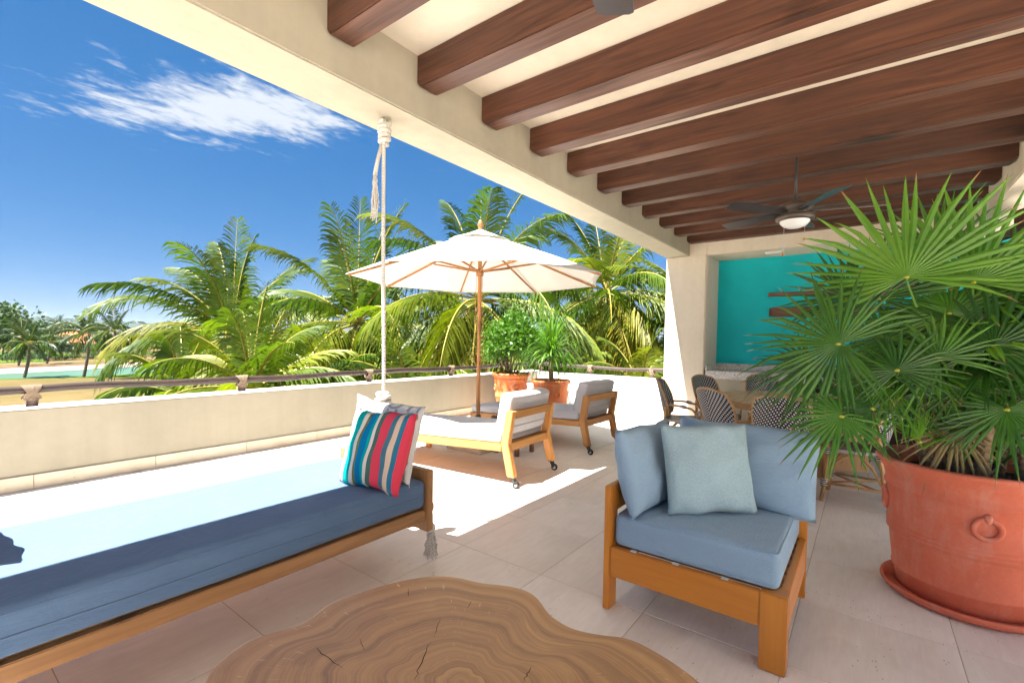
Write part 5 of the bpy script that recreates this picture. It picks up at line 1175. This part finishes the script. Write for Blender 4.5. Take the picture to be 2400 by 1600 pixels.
# ------------------------------------------------------------------ coconut palms
def frond(C, az, el, L, g, m, parent, seed, nl=62, lw=0.030, lmax=1.02, hang=0.7, vee=0.15, twist=0.0, rib='frond_rib'):
    """One feather frond: a rib that bends under its weight and a comb of narrow leaflets."""
    rs = np.random.default_rng(seed); r = Vector((RGT.x, RGT.y, 0)).normalized(); f = Vector((FWD.x, FWD.y, 0)).normalized()
    v = (r*math.cos(az)+f*math.sin(az))*math.cos(el)+Vector((0, 0, math.sin(el))); n = 18; p = Vector(C); P = [p.copy()]; V = [v.copy()]
    for k in range(n):
        v = (v+Vector((0, 0, -g/n*(0.35+1.3*k/n)))).normalized(); p = p+v*L/n; P.append(p.copy()); V.append(v.copy())
    h0 = r*math.cos(az)+f*math.sin(az); side0 = h0.cross(Vector((0, 0, 1))).normalized()
    mb = MB(); mb.tube(P, [0.030*(1-i/n)**0.8+0.004 for i in range(n+1)], 5, caps=False); nr = len(mb.f)
    mats = None
    for i in range(nl):
        s = 0.13+0.87*(i+rs.uniform(0, 0.5))/nl; q = min(n-1e-6, s*n); k = int(q); fr = q-k
        pp = P[k].lerp(P[k+1], fr); vv = V[k].lerp(V[k+1], fr).normalized(); sd = (side0-vv*side0.dot(vv)).normalized(); nn = sd.cross(vv).normalized()
        if nn.z < 0: nn = -nn
        le = lmax*(math.sin(math.pi*(0.10+0.83*s))**0.7)*rs.uniform(0.85, 1.1)*(L/4.0)**0.6; ph = R_(66-38*s)+rs.normal()*0.05
        for sg in (-1, 1):
            if rs.random() < 0.03: continue
            tw = math.sin(twist)*sg
            d = (vv*math.cos(ph)+sd*sg*math.sin(ph)+nn*(vee+tw*0.5)).normalized(); hg = hang*rs.uniform(0.6, 1.4)
            b0 = pp; m1 = pp+d*le*0.45+Vector((0, 0, -hg*le*0.13)); m2 = pp+d*le*0.80+Vector((0, 0, -hg*le*0.42)); tp = pp+d*le*0.98+Vector((0, 0, -hg*le*0.72))
            w = lw*rs.uniform(0.8, 1.2)*(1-0.45*s); wv = (vv*0.75+nn*0.45).normalized()*w
            o = len(mb.v); mb.v += [tuple(b0-wv*0.4), tuple(b0+wv*0.4), tuple(m1-wv), tuple(m1+wv), tuple(m2-wv*0.7), tuple(m2+wv*0.7), tuple(tp)]
            mb.f += [(o, o+1, o+3, o+2), (o+2, o+3, o+5, o+4), (o+4, o+5, o+6)]
    ob = mb.build('frond', m, parent); ob.data.materials.append(M[rib])
    ob.data.polygons.foreach_set('material_index', [1]*nr+[0]*(len(ob.data.polygons)-nr)); return ob
def trunk(C, parent, r0=0.13, lean=(0.3, 0.2), m='palm_trunk'):
    C = Vector(C); n = 60; P = []; Rr = []
    for i in range(n+1):
        f = i/n; P.append(Vector((C.x+lean[0]*(1-f)**2*2, C.y+lean[1]*(1-f)**2*2, GZ-0.3+(C.z-GZ+0.3)*f))); Rr.append(r0*(1.25-0.35*f)*(1+0.045*((i % 2)*2-1)))
    return MB().tube(P, Rr, 12).build('trunk', m, parent, smooth=True)
def palm(label, C, fr, L, seed, extra=(), n=22, r0=0.13, lean=(0.3, 0.2), lowcol=('frond_yellow', 'frond_lime', 'frond_green'), nuts=True, nl=62, lw=0.030, upcol='frond_green', group='coconut palms just beyond the parapet', name='coconut_palm', maxel=78, minel=-52, wind=0.0):
    C = Vector(C); t = thing(name, label, 'palm tree', (C.x, C.y, GZ), group=group); rs = np.random.default_rng(seed)
    trunk(C, t, r0, lean)
    for i in range(n):
        f = i/(n-1); az = i*2.39996+rs.uniform(-0.2, 0.2); el = R_(maxel-(maxel-minel)*f**0.9+rs.uniform(-6, 6)); az = az+wind*math.sin(az)
        m = upcol if f < 0.55 else lowcol[int(rs.integers(0, len(lowcol)))]
        frond(C+Vector((0, 0, 0.15*(1-f))), az, el, L*rs.uniform(0.85, 1.1)*(0.8+0.2*math.sin(math.pi*min(1, f+0.25))), rs.uniform(0.95, 1.5)*(1.0+0.5*f), m, t, seed*100+i, nl, lw, hang=0.7+0.9*f, vee=0.22-0.3*f)
    for j, (az, el, LL, g, m) in enumerate(extra): frond(C, R_(az), R_(el), LL, g, m, t, seed*100+60+j, nl, lw, hang=1.1 if el < 30 else 0.6, vee=0.05)
    if nuts:
        for k in range(9):
            a = rs.uniform(0, 6.28); MB().lathe([(0.0, -0.13), (0.07, -0.10), (0.095, 0.0), (0.07, 0.09), (0.0, 0.12)], (C.x+0.28*math.cos(a), C.y+0.28*math.sin(a), C.z-rs.uniform(0.15, 0.45)), 10).build('coconut', 'coconut', t, smooth=True)
        for k in range(7):
            a = rs.uniform(0, 6.28); d = Vector((math.cos(a), math.sin(a), 0)); MB().tube([C-Vector((0, 0, 0.1)), C+d*0.3+Vector((0, 0, -0.15)), C+d*0.5+Vector((0, 0, -0.6))], [0.03, 0.02, 0.008], 6).build('dead_stalk', 'fibre', t)
    return t
palm('coconut palm left of the rope, with long yellowing fronds sweeping to the left', at(545, 795, 15), None, 3.9, 1,
     [(175, 25, 4.9, 1.55, 'frond_yellow'), (183, 42, 4.9, 1.6, 'frond_lime'), (130, 62, 4.4, 0.8, 'frond_green'), (112, 78, 4.2, 0.5, 'frond_green'), (60, 60, 4.2, 0.9, 'frond_green'), (40, 45, 4.2, 1.2, 'frond_green'), (150, 55, 4.6, 1.2, 'frond_green'), (20, 20, 3.4, 1.5, 'frond_lime')], n=27)
palm('coconut palm right behind the hanging rope, with one tall upright spear frond', at(838, 765, 13.5), None, 3.6, 2,
     [(95, 86, 3.7, 0.25, 'frond_green'), (70, 72, 3.3, 0.4, 'frond_green'), (160, 40, 4.0, 1.4, 'frond_lime'), (175, 30, 4.2, 1.7, 'frond_green'), (-80, -25, 3.0, 1.0, 'frond_yellow'), (-110, -35, 3.2, 0.8, 'frond_lime'), (10, 15, 3.9, 1.6, 'frond_green'), (125, 55, 3.8, 1.0, 'frond_green')], n=27)
palm('coconut palm directly behind the parasol, its top fronds showing above it', at(1122, 710, 12.5), None, 3.7, 3,
     [(90, 82, 2.9, 0.3, 'frond_green'), (125, 62, 3.3, 1.5, 'frond_green'), (50, 58, 3.2, 1.4, 'frond_lime'), (-90, -30, 3.2, 0.8, 'frond_yellow'), (-60, -20, 3.4, 1.0, 'frond_yellow'), (0, 10, 3.6, 1.4, 'frond_lime'), (175, 15, 3.6, 1.5, 'frond_green'), (-130, -35, 3.2, 0.8, 'frond_lime')], n=27)
palm('coconut palm with a slim bare trunk and nut clusters, left of the column', at(1420, 690, 15.5), None, 3.5, 4,
     [(-100, -48, 3.4, 0.5, 'frond_lime'), (-75, -42, 3.4, 0.6, 'frond_yellow'), (20, 38, 3.6, 1.7, 'frond_lime'), (-30, 5, 3.6, 1.5, 'frond_green'), (-150, -12, 3.4, 1.2, 'frond_green'), (170, 20, 3.2, 1.4, 'frond_lime'), (110, 75, 3.0, 0.4, 'frond_green')], n=28, r0=0.12, lean=(0.5, -0.3))
palm('coconut palm mostly hidden behind the cream column', at(1650, 735, 15), None, 3.6, 5, [(165, 30, 3.8, 1.4, 'frond_green'), (185, 10, 3.8, 1.4, 'frond_lime'), (150, 55, 3.4, 1.0, 'frond_green')], n=18)
palm('coconut palm filling the gap between the rope palm and the parasol', at(985, 850, 17), None, 3.4, 6, n=24)
palm('young yellow-green palm close behind the rail, left of the rope', at(590, 925, 9.6), None, 2.15, 7, [(100, 75, 2.0, 0.5, 'frond_lime'), (70, 70, 2.0, 0.6, 'frond_yellow'), (150, 40, 2.4, 1.1, 'frond_yellow'), (30, 45, 2.2, 1.0, 'frond_lime'), (170, 15, 2.5, 1.2, 'frond_lime'), (120, 60, 2.1, 0.7, 'frond_lime'), (10, 20, 2.2, 1.2, 'frond_yellow')], n=20, nuts=False, nl=40, lw=0.026, upcol='frond_lime', lowcol=('frond_lime', 'frond_yellow'), maxel=80, minel=-10, r0=0.1)
palm('small young palm behind the end rail near the column', at(1500, 925, 10.5), None, 1.6, 8, n=14, nuts=False, nl=34, lw=0.024, upcol='frond_lime', lowcol=('frond_lime', 'frond_green'), maxel=75, minel=0, r0=0.08)
palm('low palm behind the rail between the rope and the parasol pole', at(960, 945, 11), None, 2.2, 9, n=16, nuts=False, nl=36, lw=0.026, upcol='frond_green', lowcol=('frond_lime', 'frond_yellow'), maxel=75, minel=-5, r0=0.1)
for i, (px, py, dep, L, lb) in enumerate([(760, 935, 12.5, 2.4, 'low palm behind the rail left of the hanging rope'), (1290, 915, 14, 2.3, 'low palm behind the rail between the two potted plants'), (1400, 900, 20, 2.6, 'low palm behind the end rail at the foot of the slim trunk'), (1560, 880, 16, 2.8, 'palm behind the end rail against the column edge'), (430, 945, 11, 2.0, 'low palm close behind the rail, left of the young yellow-green palm')]):
    palm(lb, at(px, py, dep), None, L, 50+i, n=20, nuts=False, nl=40, lw=0.032, upcol='frond_lime' if i % 2 else 'frond_green', lowcol=('frond_lime', 'frond_yellow', 'frond_green'), maxel=78, minel=-12, r0=0.1, group='low palms behind the rail', name='young_palm')
for i, (px, py, top, L, lb) in enumerate([(63, 885, 806, 3.4, 'slim leaning palm in front of the lake at the far left'), (202, 883, 782, 3.9, 'slim palm by the lake in front of the orange-roofed house'), (263, 887, 778, 3.9, 'slim palm by the lake half behind the drooping yellow frond'),
                                       (118, 852, 802, 3.2, 'small palm on the far bank left of the house'), (52, 857, 790, 3.8, 'palm on the far bank behind the leaning lakeside palm'),
                                       (135, 818, 762, 5.5, 'blue-green palm rising behind the house roof'), (12, 836, 762, 5.5, 'palm crown above the dark trees at the left edge'), (160, 816, 772, 5.0, 'farther palm right of the one behind the house roof')]):
    b = gz(px, py); dep = (b-CAMP).dot(FWD); c = at(px+(6 if i < 3 else 0), top, dep)
    palm(lb, c, None, L, 20+i, n=17, nuts=False, nl=24, lw=0.075, r0=0.15, lean=(-0.3, 0.1), upcol='frond_far', lowcol=('frond_far', 'frond_far', 'frond_green'), group='palms round the lake', name='palm_tree', maxel=75, minel=-25)
for i, (px, py, top) in enumerate([(1330, 868, 800), (1375, 862, 806), (1392, 860, 808), (700, 880, 800), (420, 868, 790)]):
    b = gz(px, py); dep = (b-CAMP).dot(FWD); c = at(px, top, dep)
    palm(['distant palm right of the ponytail palm', 'thin pale-trunked palm left of the slim coconut trunk, left of its pair', 'thin pale-trunked palm beside the slim coconut trunk', 'distant palm behind the rope palm fronds', 'distant palm behind the yellowing fronds'][i], c, None, 3.6, 40+i, n=15, nuts=False, nl=22, lw=0.07, r0=0.13, upcol='frond_far', lowcol=('frond_far',), group='palms round the lake', name='palm_tree', maxel=75, minel=-25)

# ------------------------------------------------------------------ the air: thin even haze over land and lake
hz = MB().box(-5100, 6100, -1600, 8100, GZ-1.0, 200)
hm = bpy.data.materials.new('haze_air'); hm.use_nodes = True; hn = hm.node_tree.nodes; hn.clear()
pv = hn.new('ShaderNodeVolumePrincipled'); pv.inputs['Color'].default_value = (0.62, 0.78, 1.0, 1); pv.inputs['Density'].default_value = 0.00005; pv.inputs['Anisotropy'].default_value = 0.25
ho = hn.new('ShaderNodeOutputMaterial'); hm.node_tree.links.new(pv.outputs[0], ho.inputs['Volume'])
M['haze_air'] = hm
stuff(hz.build('haze', 'haze_air'))
